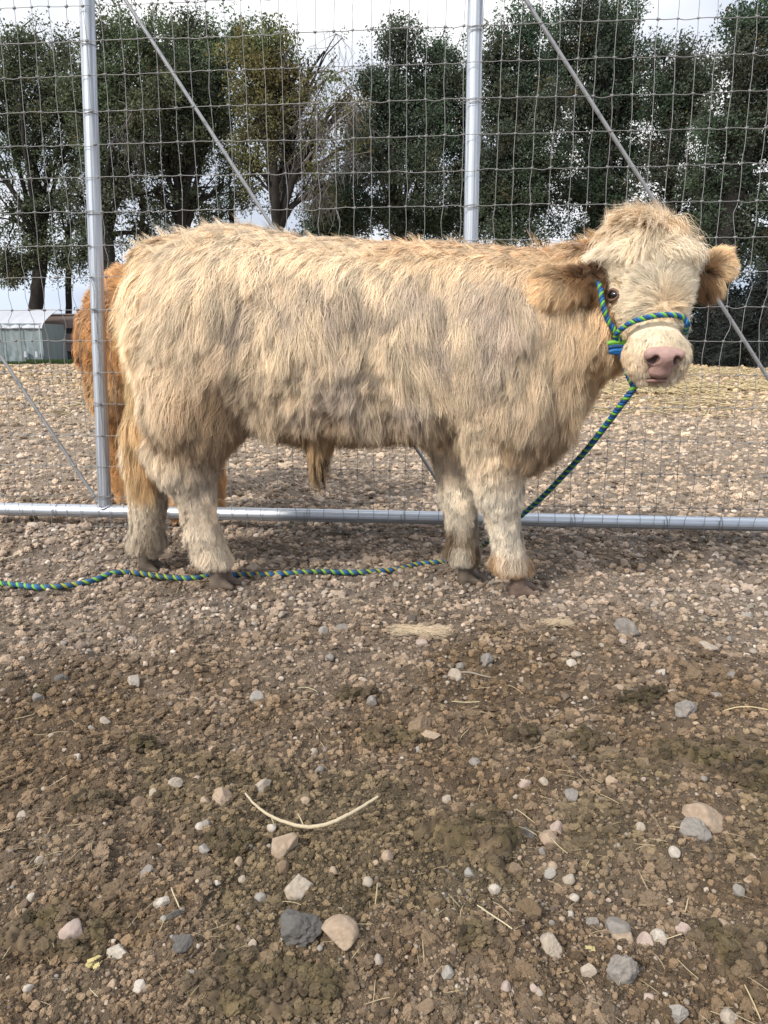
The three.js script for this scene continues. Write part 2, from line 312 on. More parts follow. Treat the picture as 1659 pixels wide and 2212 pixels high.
// photo pixels: centre x, centre y, width, height, colour, cuts, roughness; label
const heroes = [
  [532, 2724, 64, 54, 'white', 9, 0.05, 'angular white stone on brown dirt left of the upright bluish quartz stone'],
  [1030, 2766, 62, 84, 'blue', 10, 0.06, 'upright pointed bluish white quartz stone below the calf'],
  [884, 3205, 86, 64, 'tan', 8, 0.07, 'blocky tan stone just left of the curved stick tip'],
  [1049, 3143, 66, 44, 'pale', 7, 0.05, 'flat pale oval stone above the left end of the curved stick'],
  [701, 3171, 54, 40, 'pale', 8, 0.05, 'pale wedge stone left of the tan blocky stone by the stick'],
  [1366, 2504, 68, 48, 'grey', 9, 0.12, 'dark grey rough stone behind the tuft of shed hair'],
  [236, 2705, 68, 42, 'dark', 8, 0.14, 'black rough clinker stone left of the angular white stone'],
  [18, 2636, 70, 44, 'tan', 7, 0.06, 'tan slab stone cut by the left edge of the photo'],
  [555, 3219, 80, 52, 'brown', 8, 0.1, 'dusty brown half buried stone left of the blocky tan stone'],
  [2513, 2520, 116, 90, 'grey', 8, 0.07, 'large flat grey stone half buried right of the hair tufts'],
  [1948, 2664, 64, 54, 'grey', 9, 0.13, 'rough grey stone beside a twig in the middle ground'],
  [1817, 2733, 60, 54, 'pale', 9, 0.06, 'pale blocky stone below the twig in the middle ground'],
  [2837, 2596, 76, 38, 'pale', 6, 0.05, 'long pale stone lying flat near the right edge behind'],
  [2869, 2784, 66, 32, 'blue', 7, 0.08, 'flat bluish grey stone above the dark manure at right'],
  [2740, 2863, 96, 66, 'grey', 9, 0.15, 'crumbly grey stone just right of the dark manure clod'],
  [2837, 3268, 158, 84, 'tan', 7, 0.05, 'largest tan slab of rock at the right side of the dirt'],
  [1684, 2909, 96, 78, 'brown', 8, 0.09, 'brown half buried rock left of the pale gravel patch'],
  [2939, 2701, 74, 32, 'grey', 6, 0.06, 'low grey stone near the right edge above the flat bluish stone'],
  [1721, 2960, 80, 30, 'tan', 6, 0.05, 'thin flat tan stone in front of the brown half buried rock'],
  [2295, 3196, 64, 42, 'grey', 7, 0.08, 'grey oval stone left of the largest tan slab'],
  [1137, 3403, 122, 92, 'tan', 8, 0.05, 'big tan angular rock below the curved stick'],
  [1194, 3569, 116, 94, 'pale', 10, 0.08, 'big pale chipped rock in the middle of the foreground'],
  [282, 3805, 118, 88, 'pink', 7, 0.05, 'big pinkish pale rock at lower left'],
  [1194, 3796, 178, 104, 'dark', 10, 0.16, 'large dark grey craggy rock touching the rounded tan stone'],
  [1357, 3812, 140, 70, 'tan', 4, 0.05, 'smooth rounded tan stone right of the craggy dark rock'],
  [466, 3857, 84, 46, 'white', 6, 0.05, 'white lens shaped stone right of the big pinkish rock'],
  [727, 3861, 80, 46, 'dark', 7, 0.07, 'dark grey oval stone between white stone and craggy rock'],
  [646, 3648, 64, 34, 'white', 6, 0.05, 'flat white stone beside a straw at lower left'],
  [581, 3500, 60, 56, 'grey', 8, 0.12, 'grey brown lumpy stone left of the big tan rock'],
  [694, 3710, 54, 56, 'dark', 8, 0.08, 'small black stone under the straw at lower left'],
  [820, 3403, 54, 34, 'blue', 6, 0.04, 'bluish pale brick shaped stone left of the big tan rock'],
  [2207, 3344, 90, 42, 'tan', 6, 0.04, 'oblong tan stone like a small brick in front of a pink wedge'],
  [2230, 3308, 56, 46, 'pink', 7, 0.05, 'pink wedge stone standing behind the oblong tan stone'],
  [2786, 3350, 122, 82, 'grey', 9, 0.15, 'pale grey rough rock below the largest tan slab'],
  [2110, 3333, 74, 52, 'grey', 8, 0.12, 'grey crumbly stone left of the oblong tan stone'],
  [2207, 3796, 94, 70, 'pale', 9, 0.09, 'pale grey jagged rock in the lower middle right'],
  [2482, 3674, 98, 58, 'grey', 4, 0.04, 'smooth dark grey pebble resting above a tan stone'],
  [2503, 3713, 84, 34, 'tan', 6, 0.04, 'flat tan stone under the smooth dark grey pebble'],
  [2494, 3889, 122, 98, 'grey', 10, 0.2, 'dark bluish crumbly lump at lower right'],
  [1886, 3750, 98, 82, 'brown', 8, 0.1, 'brown earthy rock left of the jagged pale rock'],
  [2119, 3655, 94, 78, 'clod', 7, 0.13, 'round brown dirt clod above the jagged pale rock'],
  [2360, 3898, 62, 54, 'pale', 8, 0.06, 'pale stone with a yellow flake on top'],
  [2591, 3745, 64, 56, 'pink', 8, 0.06, 'pinkish stone touching a white stone at right'],
  [2638, 3736, 62, 52, 'white', 8, 0.05, 'white stone touching the pinkish stone at right'],
  [1786, 3935, 66, 44, 'blue', 7, 0.06, 'speckled bluish grey stone near the bottom middle'],
  [1703, 4042, 78, 44, 'brown', 5, 0.05, 'brownish rounded stone at the bottom edge middle'],
  [2721, 4056, 74, 88, 'blue', 9, 0.1, 'whitish grey rock cut by the bottom edge at right'],
  [2925, 4056, 64, 74, 'pale', 8, 0.06, 'pale tan rock in the bottom right corner'],
  [2068, 3472, 64, 82, 'brown', 7, 0.08, 'brown leaning slab of stone below the manure patch'],
  [1750, 3630, 66, 50, 'clod', 7, 0.16, 'dark dirt clod left of the round brown clod'],
  [2740, 3699, 58, 44, 'pink', 7, 0.05, 'pinkish oval stone alone right of the pebble pair'],
  [2378, 3644, 54, 46, 'grey', 8, 0.08, 'grey knobbly stone in the white pebble cluster'],
];
const small = [[151, 2796], [787, 3136], [1250, 2988], [1292, 2511], [574, 2502], [305, 3071], [1278, 3067], [417, 2905], [1837, 2673], [2305, 2636], [2286, 2668], [2647, 2701], [2920, 2539], [820, 3326], [764, 3972], [250, 3298], [51, 3667], [954, 3465], [1130, 3493], [1509, 3872], [296, 3905], [127, 3606], [2277, 3519], [2210, 3486], [2281, 3650], [2767, 3532], [1550, 3440], [1090, 3330], [1040, 3600], [1220, 3210], [610, 3185], [820, 3240], [1490, 2812], [1690, 2595], [1790, 3180], [2100, 3130], [2350, 2930], [2480, 2760], [2990, 2480], [2450, 3130], [1900, 3060], [2260, 2925], [2410, 2860], [2200, 3500], [2240, 3540], [2300, 3575], [2170, 3420], [1980, 3560], [1880, 3500], [990, 3400], [1330, 3500], [1470, 3560], [90, 3300], [330, 3420], [480, 3560], [160, 3480], [620, 3390], [900, 3900], [1050, 3990], [1290, 4030], [560, 4010], [120, 4030], [2020, 4000], [2150, 4020], [2600, 4010], [2900, 3700], [2960, 3560], [2700, 3440], [3010, 3420], [2560, 3330]];
function placeRock(geometry, material, name, ox, oy, w, h, seed, label, group) {
  const dx = ox * 0.54, base = G(dx, (oy + h * 0.42) * 0.54), depth = Math.hypot(base.z, 0) * Math.cos(PITCH) + EYE * Math.sin(PITCH), W = w / 4 * depth / FOCAL;
  const o = new THREE.Mesh(geometry, material), elev = Math.atan2(EYE, -base.z);
  o.name = numbered(name); o.castShadow = o.receiveShadow = true;
  const H = clamp((h / w) * W / Math.max(0.75, Math.cos(elev)) * 0.95, W * 0.3, W * 1.1);
  o.scale.set(W / 1.75, H / 1.7, W / 1.75 * (0.8 + 0.3 * rng(seed)()));
  o.position.set(base.x, height(base.x, base.z - W * 0.3) + H * 0.10, base.z - W * 0.28);
  o.rotation.y = seed * 1.3;
  scene.add(o); return tag(o, label, 'rock', group);
}
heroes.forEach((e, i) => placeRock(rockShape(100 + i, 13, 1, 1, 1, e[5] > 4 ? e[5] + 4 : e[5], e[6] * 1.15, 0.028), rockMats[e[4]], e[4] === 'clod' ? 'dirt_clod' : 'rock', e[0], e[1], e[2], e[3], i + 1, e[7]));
const stones = Array.from({ length: 8 }, (_, i) => rockShape(300 + i, 5, 1, 1, 1, 8 + i % 5, 0.07, 0.03));
{
  const r = rng(12), kinds = ['white', 'pale', 'pale', 'tan', 'grey', 'pink', 'blue', 'brown'];
  const NAMED = { white: 'white', pale: 'pale', tan: 'tan', grey: 'grey', pink: 'pinkish', blue: 'light grey', brown: 'brown' }; let k;
  const add = (ox, oy, w) => placeRock(stones[Math.floor(r() * 8)], rockMats[k = kinds[Math.floor(r() * 8)]], 'pebble', ox, oy, w, w * (0.6 + r() * 0.3), Math.floor(r() * 1000), 'small ' + NAMED[k] + ' stone lying loose on the trampled dirt', 'small loose ' + NAMED[k] + ' stones on the dirt');
  for (const [x, y] of small) add(x, y, 38 + r() * 12);
  for (let i = 0; i < 95; i++) { const y = 2450 + Math.pow(r(), 0.8) * 1630; add(r() * 3072, y, 19 + Math.pow(r(), 3) * 22); }
}
const crumbKit = [];
// loose gravel and soil crumbs, past counting
{
  const r = rng(99), make = (s, d, cuts, rough) => rockShape(s, d, 1, 0.78, 0.9, cuts, rough, 0.02);
  const gravel = [make(501, 2, 11, 0.1), make(502, 2, 10, 0.12), make(503, 2, 12, 0.1), make(504, 2, 13, 0.1)], crumb = [make(511, 3, 3, 0.62), make(512, 3, 2, 0.7), make(513, 3, 4, 0.6)];
  const clods = [rockShape(521, 8, 1, 0.8, 0.9, 3, 0.55, 0.05), rockShape(522, 8, 1, 0.75, 1, 4, 0.6, 0.05)], lists = { g: gravel.map(() => []), c: crumb.map(() => []), k: clods.map(() => []) };
  const q = new THREE.Quaternion(), e = new THREE.Euler(), N = 500000;
  const gc = [[0.42, 0.37, 0.32], [0.36, 0.29, 0.245], [0.30, 0.27, 0.25], [0.46, 0.42, 0.37], [0.23, 0.19, 0.16], [0.37, 0.285, 0.20], [0.17, 0.16, 0.155]];
  for (let i = 0; i < N; i++) {
    const t = Math.pow(r(), 1.35), f = 0.72 * Math.pow(34 / 0.72, t), a = (r() * 2 - 1) * 1.05, x = Math.sin(a) * f, z = -Math.cos(a) * f; if (Math.abs(a) > 0.62 && (i & 1)) continue;
    const patch = fbm(x * 1.9, z * 1.9, 12, 3), isG = r() < 0.16 + 0.5 * patch + 0.34 * smooth(1.5, 2.8, f);
    let s = f * (0.0007 + 0.0046 * Math.pow(r(), 6.5)) * (isG ? 1 : 1.15); if (r() < 0.02) s *= 1.7; s *= 1 - 0.4 * smooth(3, 7, f);
    const y = height(x, z) + s * (isG ? 0.25 : 0.2), so = soil(x, z), k = 0.45 + 1.15 * Math.pow(r(), 1.2);
    let c; if (isG) { c = gc[Math.floor(Math.pow(r(), 1.1) * 7)]; c = mixc(c, so, 0.3 + 0.5 * r() + 0.2 * smooth(2.4, 1.4, f)); c = [c[0] * k, c[1] * k, c[2] * k]; } else c = [so[0] * k * 1.02, so[1] * k, so[2] * k * 0.98];
    q.setFromEuler(e.set(r() * 0.8 - 0.4, r() * 6.28, r() * 0.8 - 0.4));
    const L = isG ? lists.g[i % 4] : lists.c[i % 3];
    L.push({ m: new THREE.Matrix4().compose(new THREE.Vector3(x, y, z), q, new THREE.Vector3(s * (0.8 + r() * 0.5), s * (0.7 + r() * 0.5), s * (0.8 + r() * 0.5))), c });
  }
  for (let i = 0; i < 6800; i++) {                                       // bigger clods, in trampled drifts
    const f = 0.8 * Math.pow(9 / 0.8, Math.pow(r(), 1.1)), a = (r() * 2 - 1) * 0.95, x = Math.sin(a) * f, z = -Math.cos(a) * f; if (fbm(x * 2.2, z * 2.2, 21, 3) < 0.02 + 0.2 * r()) continue;
    const s = f * 0.0026 + (0.003 + 0.012 * Math.pow(r(), 3)) * (0.5 + 0.25 * f), so = soil(x, z), k = 0.55 + r() * 0.7; q.setFromEuler(e.set(r() * 0.6, r() * 6.28, r() * 0.6));
    lists.k[i % 2].push({ m: new THREE.Matrix4().compose(new THREE.Vector3(x, height(x, z) + s * 0.1, z), q, new THREE.Vector3(s * (0.9 + r() * 0.6), s * (0.5 + r() * 0.3), s * (0.8 + r() * 0.5))), c: [so[0] * k, so[1] * k, so[2] * k] });
  }
  const m1 = std({ vertexColors: true, roughness: 0.95, flatShading: true }), m2 = std({ vertexColors: true, roughness: 1, flatShading: true });
  crumbKit.push(crumb, m2);
  const gg = tag(thing('gravel', 'fine grey and tan gravel strewn over the dirt', 'gravel'), null, null, null, 'stuff'), cc = tag(thing('soil_crumbs', 'brown crumbs of dry soil and manure over the ground', 'soil'), null, null, null, 'stuff');
  gravel.forEach((g, i) => copies('gravel_stones', g, m1, lists.g[i], gg)); crumb.forEach((g, i) => copies('crumbs', g, m2, lists.c[i], cc)); clods.forEach((g, i) => copies('clods', g, m2, lists.k[i], cc));
}

// ---------------------------------------------------------------- manure pats, straw, stick, shed hair
{
  const m = std({ vertexColors: true, roughness: 1 });
  const fibre = (() => { const g = []; const r = rng(31); for (let i = 0; i < 5; i++) { const a = r() * 6.28, p = [new THREE.Vector3((r() - 0.5) * 0.6, 0, (r() - 0.5) * 0.6)]; for (let k = 1; k < 4; k++) p.push(p[k - 1].clone().add(new THREE.Vector3(Math.cos(a + r()) * 0.4, 0.15 - 0.12 * k + r() * 0.1, Math.sin(a + r()) * 0.4))); g.push(tube(p, 0.06, 3)); } return mergeGeometries(g); })();
  const fm = std({ color: rgb(1, 1, 1), roughness: 1 });
  // display x, y, half width m, half depth m, height m, darkness, label
  const pats = [
    [1375, 1532, 0.085, 0.035, 0.026, 0.55, 'long dark olive manure clod lying left of a crumbly grey stone'],
    [1010, 1815, 0.105, 0.085, 0.034, 1.0, 'broad olive brown manure pat right of the curved stick'],
    [1510, 1640, 0.115, 0.075, 0.026, 0.95, 'wide olive manure pat at the right side behind the tan slab'],
    [1630, 1690, 0.075, 0.06, 0.036, 0.65, 'dark crumbling manure heap at the right edge'],
    [850, 1600, 0.075, 0.04, 0.016, 1.05, 'flat olive manure pat in the middle of the dirt'],
    [308, 1632, 0.036, 0.028, 0.03, 0.8, 'small fibrous brown clod below the angular white stone'],
    [1120, 1600, 0.048, 0.03, 0.02, 0.6, 'dark olive clod right of the flat manure pat'],
    [1275, 1615, 0.06, 0.035, 0.018, 0.8, 'olive clod in front of the pale gravel patch'],
    [85, 1500, 0.03, 0.022, 0.02, 0.7, 'dark green brown clod near the left edge'],
    [130, 2040, 0.1, 0.06, 0.02, 1.05, 'flat olive manure pat behind the big pinkish rock'],
    [505, 1835, 0.05, 0.035, 0.02, 0.75, 'dark manure clod left of the big tan angular rock'],
    [1590, 2050, 0.06, 0.05, 0.022, 0.95, 'olive manure clod in the lower right'],
    [1040, 2060, 0.04, 0.03, 0.02, 1.1, 'yellowish olive clod above the speckled bluish stone'],
    [590, 2150, 0.12, 0.05, 0.016, 1.0, 'flat manure pat near the bottom edge of the photo'],
    [205, 1760, 0.05, 0.035, 0.024, 0.75, 'dark manure clod at the left above the grass coloured straw'],
    [760, 1505, 0.06, 0.03, 0.016, 0.75, 'low brown clod right of the upright bluish quartz stone'],
    [640, 1260, 0, 0, 0, 1, ''],
  ];
  pats.forEach(([dx, dy, a, b, h, k, label], n) => {
    if (!a) return;
    const c = G(dx, dy), r = rng(900 + n), o = thing('manure_clod', label, 'manure', [c.x, 0, c.z]);
    const N = 74, pos = [], col = [], idx = [], list = [];
    for (let i = 0; i <= N; i++) for (let j = 0; j <= N; j++) {
      const u = i / N * 2 - 1, v = j / N * 2 - 1, x = u * a * 1.25, z = v * b * 1.25, w = fbm(u * 1.4 + n * 7, v * 1.4, 2, 3) * 0.55;
      const e = 1.25 * Math.hypot(u, v) + w, dome = 1 - smooth(0.35, 1.02, e);
      const lump = 0.020 * Math.abs(noise(x * 30 + n, z * 30, 2)) + 0.010 * Math.abs(noise(x * 70, z * 70, n)) + 0.007 * noise(x * 130, z * 130, n) + 0.005 * noise(x * 260, z * 260, n + 5);
      const y = height(c.x + x, c.z + z, 0) - 0.002 + h * dome * (0.6 + 0.5 * noise(x * 14, z * 14, n + 1) + 0.3) + lump * smooth(0, 0.3, dome) - 0.022 * (1 - smooth(0, 0.2, dome));
      const rim = 1 - smooth(0.05, 0.5, dome), t = 0.8 + 0.7 * noise(x * 60, z * 60, n) + 0.3 * noise(x * 200, z * 200, n), cc = mixc([0.105, 0.080, 0.040], [0.125, 0.09, 0.055], smooth(-0.3, 0.4, noise(x * 20, z * 20, n + 8))), so = soil(c.x + x, c.z + z); for (let w = 0; w < 3; w++) cc[w] = lerp(cc[w] * k, so[w], rim);
      pos.push(x, y, z); col.push(cc[0] * t, cc[1] * t, cc[2] * t);
      if (i < N && j < N) { const q = i * (N + 1) + j; idx.push(q, q + 1, q + N + 1, q + 1, q + N + 2, q + N + 1); }
      if (dome > 0.1 && r() < 0.14) list.push({ m: new THREE.Matrix4().compose(new THREE.Vector3(x, y, z), new THREE.Quaternion().setFromEuler(new THREE.Euler((r() - 0.5), r() * 6.28, (r() - 0.5))), new THREE.Vector3(1, 0.8, 1).multiplyScalar(0.0025 + 0.009 * Math.pow(r(), 3))), c: (() => { const q = t * (0.7 + 0.6 * r()); return [cc[0] * q * 1.1, cc[1] * q * 1.1, cc[2] * q * 1.1]; })() });
    }
    part('clod', geo(pos, idx, null, col), m, o);
    for (let w = 0; w < 3; w++) copies('lumps', crumbKit[0][w], crumbKit[1], list.filter((_, i) => i % 3 === w), o);
  });
}
{
  // pieces of straw: a flattened split stem, creased along its middle
  const strawM = std({ vertexColors: true, roughness: 0.7 });
  const straw = (seed, bend) => { const r = rng(seed), pos = [], col = [], idx = [], n = 9; for (let i = 0; i <= n; i++) { const t = i / n, x = t - 0.5, y = bend * (1 - 4 * x * x) + 0.01 * r(), z = bend * 0.8 * Math.sin(t * 3 + seed), w = 0.022 * (0.75 + 0.25 * Math.sin(t * 3.1)); for (const [s, up] of [[-1, 0], [0, 0.018], [1, 0]]) { pos.push(x, y + up, z + s * w); const k = 0.85 + r() * 0.25; col.push(k, k, k); } if (i < n) { const q = i * 3; idx.push(q, q + 1, q + 3, q + 1, q + 4, q + 3, q + 1, q + 2, q + 4, q + 2, q + 5, q + 4); } } return geo(pos, idx, null, col); };
  const shapes = [straw(1, 0.02), straw(2, 0.06), straw(3, -0.03), straw(4, 0.1)], r = rng(61), lists = shapes.map(() => []);
  const place = (x, z, L, yaw, tilt, c) => ({ m: new THREE.Matrix4().compose(new THREE.Vector3(x, height(x, z, 0) + 0.008 + L * 0.06, z), new THREE.Quaternion().setFromEuler(new THREE.Euler((r() - 0.5) * 0.4, yaw, tilt)), new THREE.Vector3(L, L * 0.8, L * (0.6 + 0.5 * r()))), c });
  for (let i = 0; i < 5200; i++) {
    const f = 0.8 * Math.pow(36 / 0.8, Math.pow(r(), 0.75)), a = (r() * 2 - 1) * 0.7, x = Math.sin(a) * f, z = -Math.cos(a) * f;
    if (noise(x * 1.7, z * 1.7, 30) + 0.5 * smooth(5, 12, f) < -0.05) continue;
    const k = 0.6 + r() * 0.7; lists[i % 4].push(place(x, z, (0.014 + 0.035 * r() * r()) * (0.7 + 0.28 * f), r() * 6.28, (r() - 0.5) * 0.5, [0.38 * k, 0.305 * k, 0.185 * k]));
  }
  const sc = tag(thing('straw_litter', 'bits of dry straw scattered over the dirt', 'straw'), null, null, null, 'stuff');
  shapes.forEach((g, i) => copies('straw_bits', g, strawM, lists[i], sc));
  // single stems that stand out: display x, y, length m, direction of the stem in the picture (degrees)
  const goldM = std({ color: rgb(0.45, 0.37, 0.21), vertexColors: true, roughness: 0.65 }), paleM = std({ color: rgb(0.5, 0.45, 0.28), vertexColors: true, roughness: 0.65 });
  [[706, 3660, 105, -62], [1170, 3672, 78, -22], [155, 3525, 30, 40], [170, 3528, 32, 75], [1505, 3615, 80, 84], [2380, 3155, 44, -60], [1860, 2843, 120, -8], [2990, 2893, 210, -3], [2700, 2245, 90, 55], [1085, 3300, 60, -70], [2235, 3390, 95, -68], [2095, 3360, 100, -30], [1975, 3745, 150, -50], [2720, 3375, 90, -35], [165, 2967, 60, 3], [1230, 2775, 90, -20], [3010, 4010, 120, 85], [1810, 4028, 66, 2], [385, 4060, 60, -40], [1845, 3720, 50, 80], [2295, 2690, 34, 88], [2350, 3470, 40, 50], [100, 2880, 70, 25], [1660, 2330, 60, 60], [40, 2240, 90, 58]].forEach(([ox, oy, w, deg], i) => {
    const p = G(ox * 0.54, oy * 0.54), L = 0.85 * w / 4 * (-p.z + 0.2) / FOCAL * (1 + 0.5 * Math.abs(Math.sin(deg * Math.PI / 180))), o = part('straw_stem', shapes[i % 4], i % 3 ? goldM : paleM, scene);
    o.scale.set(L, L * 0.8, L * 0.9); o.position.set(p.x, height(p.x, p.z, 0) + 0.014, p.z); o.rotation.set(0, deg * Math.PI / 180, 0.06);
    tag(o, 'single dry yellow straw stem lying on the bare dirt', 'straw', 'straw stems that stand out on the dirt');
  });
  // the curved root
  const k = [[530, 1713, 0.03], [546, 1733, 0.022], [580, 1760, 0.012], [620, 1777, 0.008], [660, 1786, 0.01], [700, 1782, 0.014], [740, 1766, 0.022], [780, 1744, 0.026], [816, 1721, 0.03]].map(([x, y, h]) => { const p = G(x, y, h + 0.018); return p; });
  const b = G(660, 1780), stick = thing('curved_stick', 'thin pale curved root lying like a bow on the dirt', 'stick', [b.x, 0, b.z]);
  const sm = std({ vertexColors: true, roughness: 0.85 });
  part('stem', shift(tube(curve(k, 60).map((p, i) => p.add(new THREE.Vector3(0, 0.0015 * noise(i * 0.5, 1, 1), 0))), (t, i) => 0.0018 + 0.0018 * Math.sin(t * 2.6) + 0.0004 * noise(i * 0.7, 2, 2), 8, (t) => { const q = 0.9 + 0.15 * noise(t * 40, 1, 1); return [0.50 * q, 0.42 * q, 0.29 * q]; }), b.clone().setY(0)), sm, stick);
  part('twig', shift(tube([G(656, 1784, 0.014), G(650, 1770, 0.02), G(643, 1757, 0.03)], 0.0012, 6, () => [0.5, 0.42, 0.28]), b.clone().setY(0)), sm, stick);
  const tw = [[1835, 2690], [1880, 2690], [1920, 2700], [1965, 2710]].map(([x, y]) => G(x * 0.54, y * 0.54, 0.022)), tb = tw[1].clone().setY(0);
  const o = part('twig', shift(tube(curve(tw, 20), (t) => 0.004 - 0.002 * t, 7, () => [0.24, 0.2, 0.16]), tb), sm, scene); o.position.copy(tb); tag(o, 'grey bare twig lying beside the rough grey stone', 'twig');
  // hair tufts
  const hm = std({ color: rgb(0.62, 0.50, 0.35), roughness: 0.8 });
  [[905, 1385, 0.13, 'larger tuft of shed cream hair on the dirt below the front legs'], [1205, 1356, 0.07, 'smaller tuft of shed cream hair right of the larger one']].forEach(([dx, dy, L, label], n) => {
    const p = G(dx, dy), r2 = rng(40 + n), gs = [];
    for (let i = 0; i < 240; i++) { const a = (r2() - 0.5) * 1.2 + (r2() < 0.5 ? Math.PI : 0), c = [new THREE.Vector3((r2() - 0.5) * L * 0.5, 0.004 + r2() * 0.012, (r2() - 0.5) * L * 0.35)]; for (let k2 = 1; k2 < 7; k2++) c.push(c[k2 - 1].clone().add(new THREE.Vector3(Math.cos(a + Math.sin(k2 + i) * 0.5) * L * 0.1, (r2() - 0.45) * 0.006 + (k2 < 3 ? 0.003 : -0.002), Math.sin(a + k2 * 0.15 * (r2() - 0.5)) * L * 0.09))); gs.push(tube(c, (t) => 0.0007 * (1 - t * 0.6), 3)); }
    const o2 = part('hair_tuft', mergeGeometries(gs), hm, scene); o2.position.set(p.x, height(p.x, p.z), p.z); tag(o2, label, 'hair tuft');
  });
  // yellow flakes of feed
  [[382, 3930, 'crumbled yellow flake of feed at the lower left'], [2358, 3866, 'thin yellow flake lying on the pale stone']].forEach(([ox, oy, label], n) => {
    const p = G(ox * 0.54, oy * 0.54 + (n ? 8 : 0)), r2 = rng(70 + n), gs = [];
    for (let i = 0; i < (n ? 2 : 6); i++) { const g = new THREE.BoxGeometry(0.009, 0.0016, 0.006, 3, 1, 3); g.rotateY(r2() * 6); g.rotateX((r2() - 0.5) * 0.8); g.translate((r2() - 0.5) * 0.014, i * 0.002, (r2() - 0.5) * 0.012); gs.push(g); }
    const o2 = part('feed_flake', mergeGeometries(gs), std({ color: rgb(0.47, 0.40, 0.18), roughness: 0.8 }), scene); o2.position.set(p.x, height(p.x, p.z) + (n ? 0.034 : 0.006), p.z); tag(o2, label, 'feed flake');
  });
}

// ---------------------------------------------------------------- trees behind the pen
const barkMat = std({ vertexColors: true, roughness: 1 });
const leafGeo = (() => {
  const make = (seed, n, size, R) => { const r = rng(seed), pos = [], idx = [], nor = [];
    for (let i = 0; i < n; i++) {
      const c = new THREE.Vector3(r() * 2 - 1, (r() * 2 - 1) * 0.8, r() * 2 - 1).multiplyScalar(R * Math.pow(r(), 0.3));
      const d = new THREE.Vector3(r() * 2 - 1, r() * 1.2 - 0.9, r() * 2 - 1).normalize(), s = new THREE.Vector3(r() * 2 - 1, (r() * 2 - 1) * 0.5, r() * 2 - 1).cross(d).normalize(), nn = new THREE.Vector3().crossVectors(d, s), L = size * (0.7 + 0.6 * r()), w = L * 0.28, b = pos.length / 3;
      for (const [u, v, h] of [[0, 0, 0], [0.45, -1, 0.12], [1, 0, -0.1], [0.45, 1, 0.12]]) { pos.push(c.x + d.x * u * L + s.x * v * w + nn.x * h * L, c.y + d.y * u * L + s.y * v * w + nn.y * h * L, c.z + d.z * u * L + s.z * v * w + nn.z * h * L); nor.push(nn.x, nn.y, nn.z); }
      idx.push(b, b + 1, b + 2, b, b + 2, b + 3);
    }
    return geo(pos, idx, nor); };
  return [make(1, 26, 0.15, 0.4), make(2, 26, 0.15, 0.4), make(3, 26, 0.145, 0.42)];
})();
const leafMat = new THREE.MeshPhysicalMaterial({ color: 0xffffff, roughness: 0.85, transmission: 0.42, thickness: 0, specularIntensity: 0.4, side: THREE.DoubleSide });
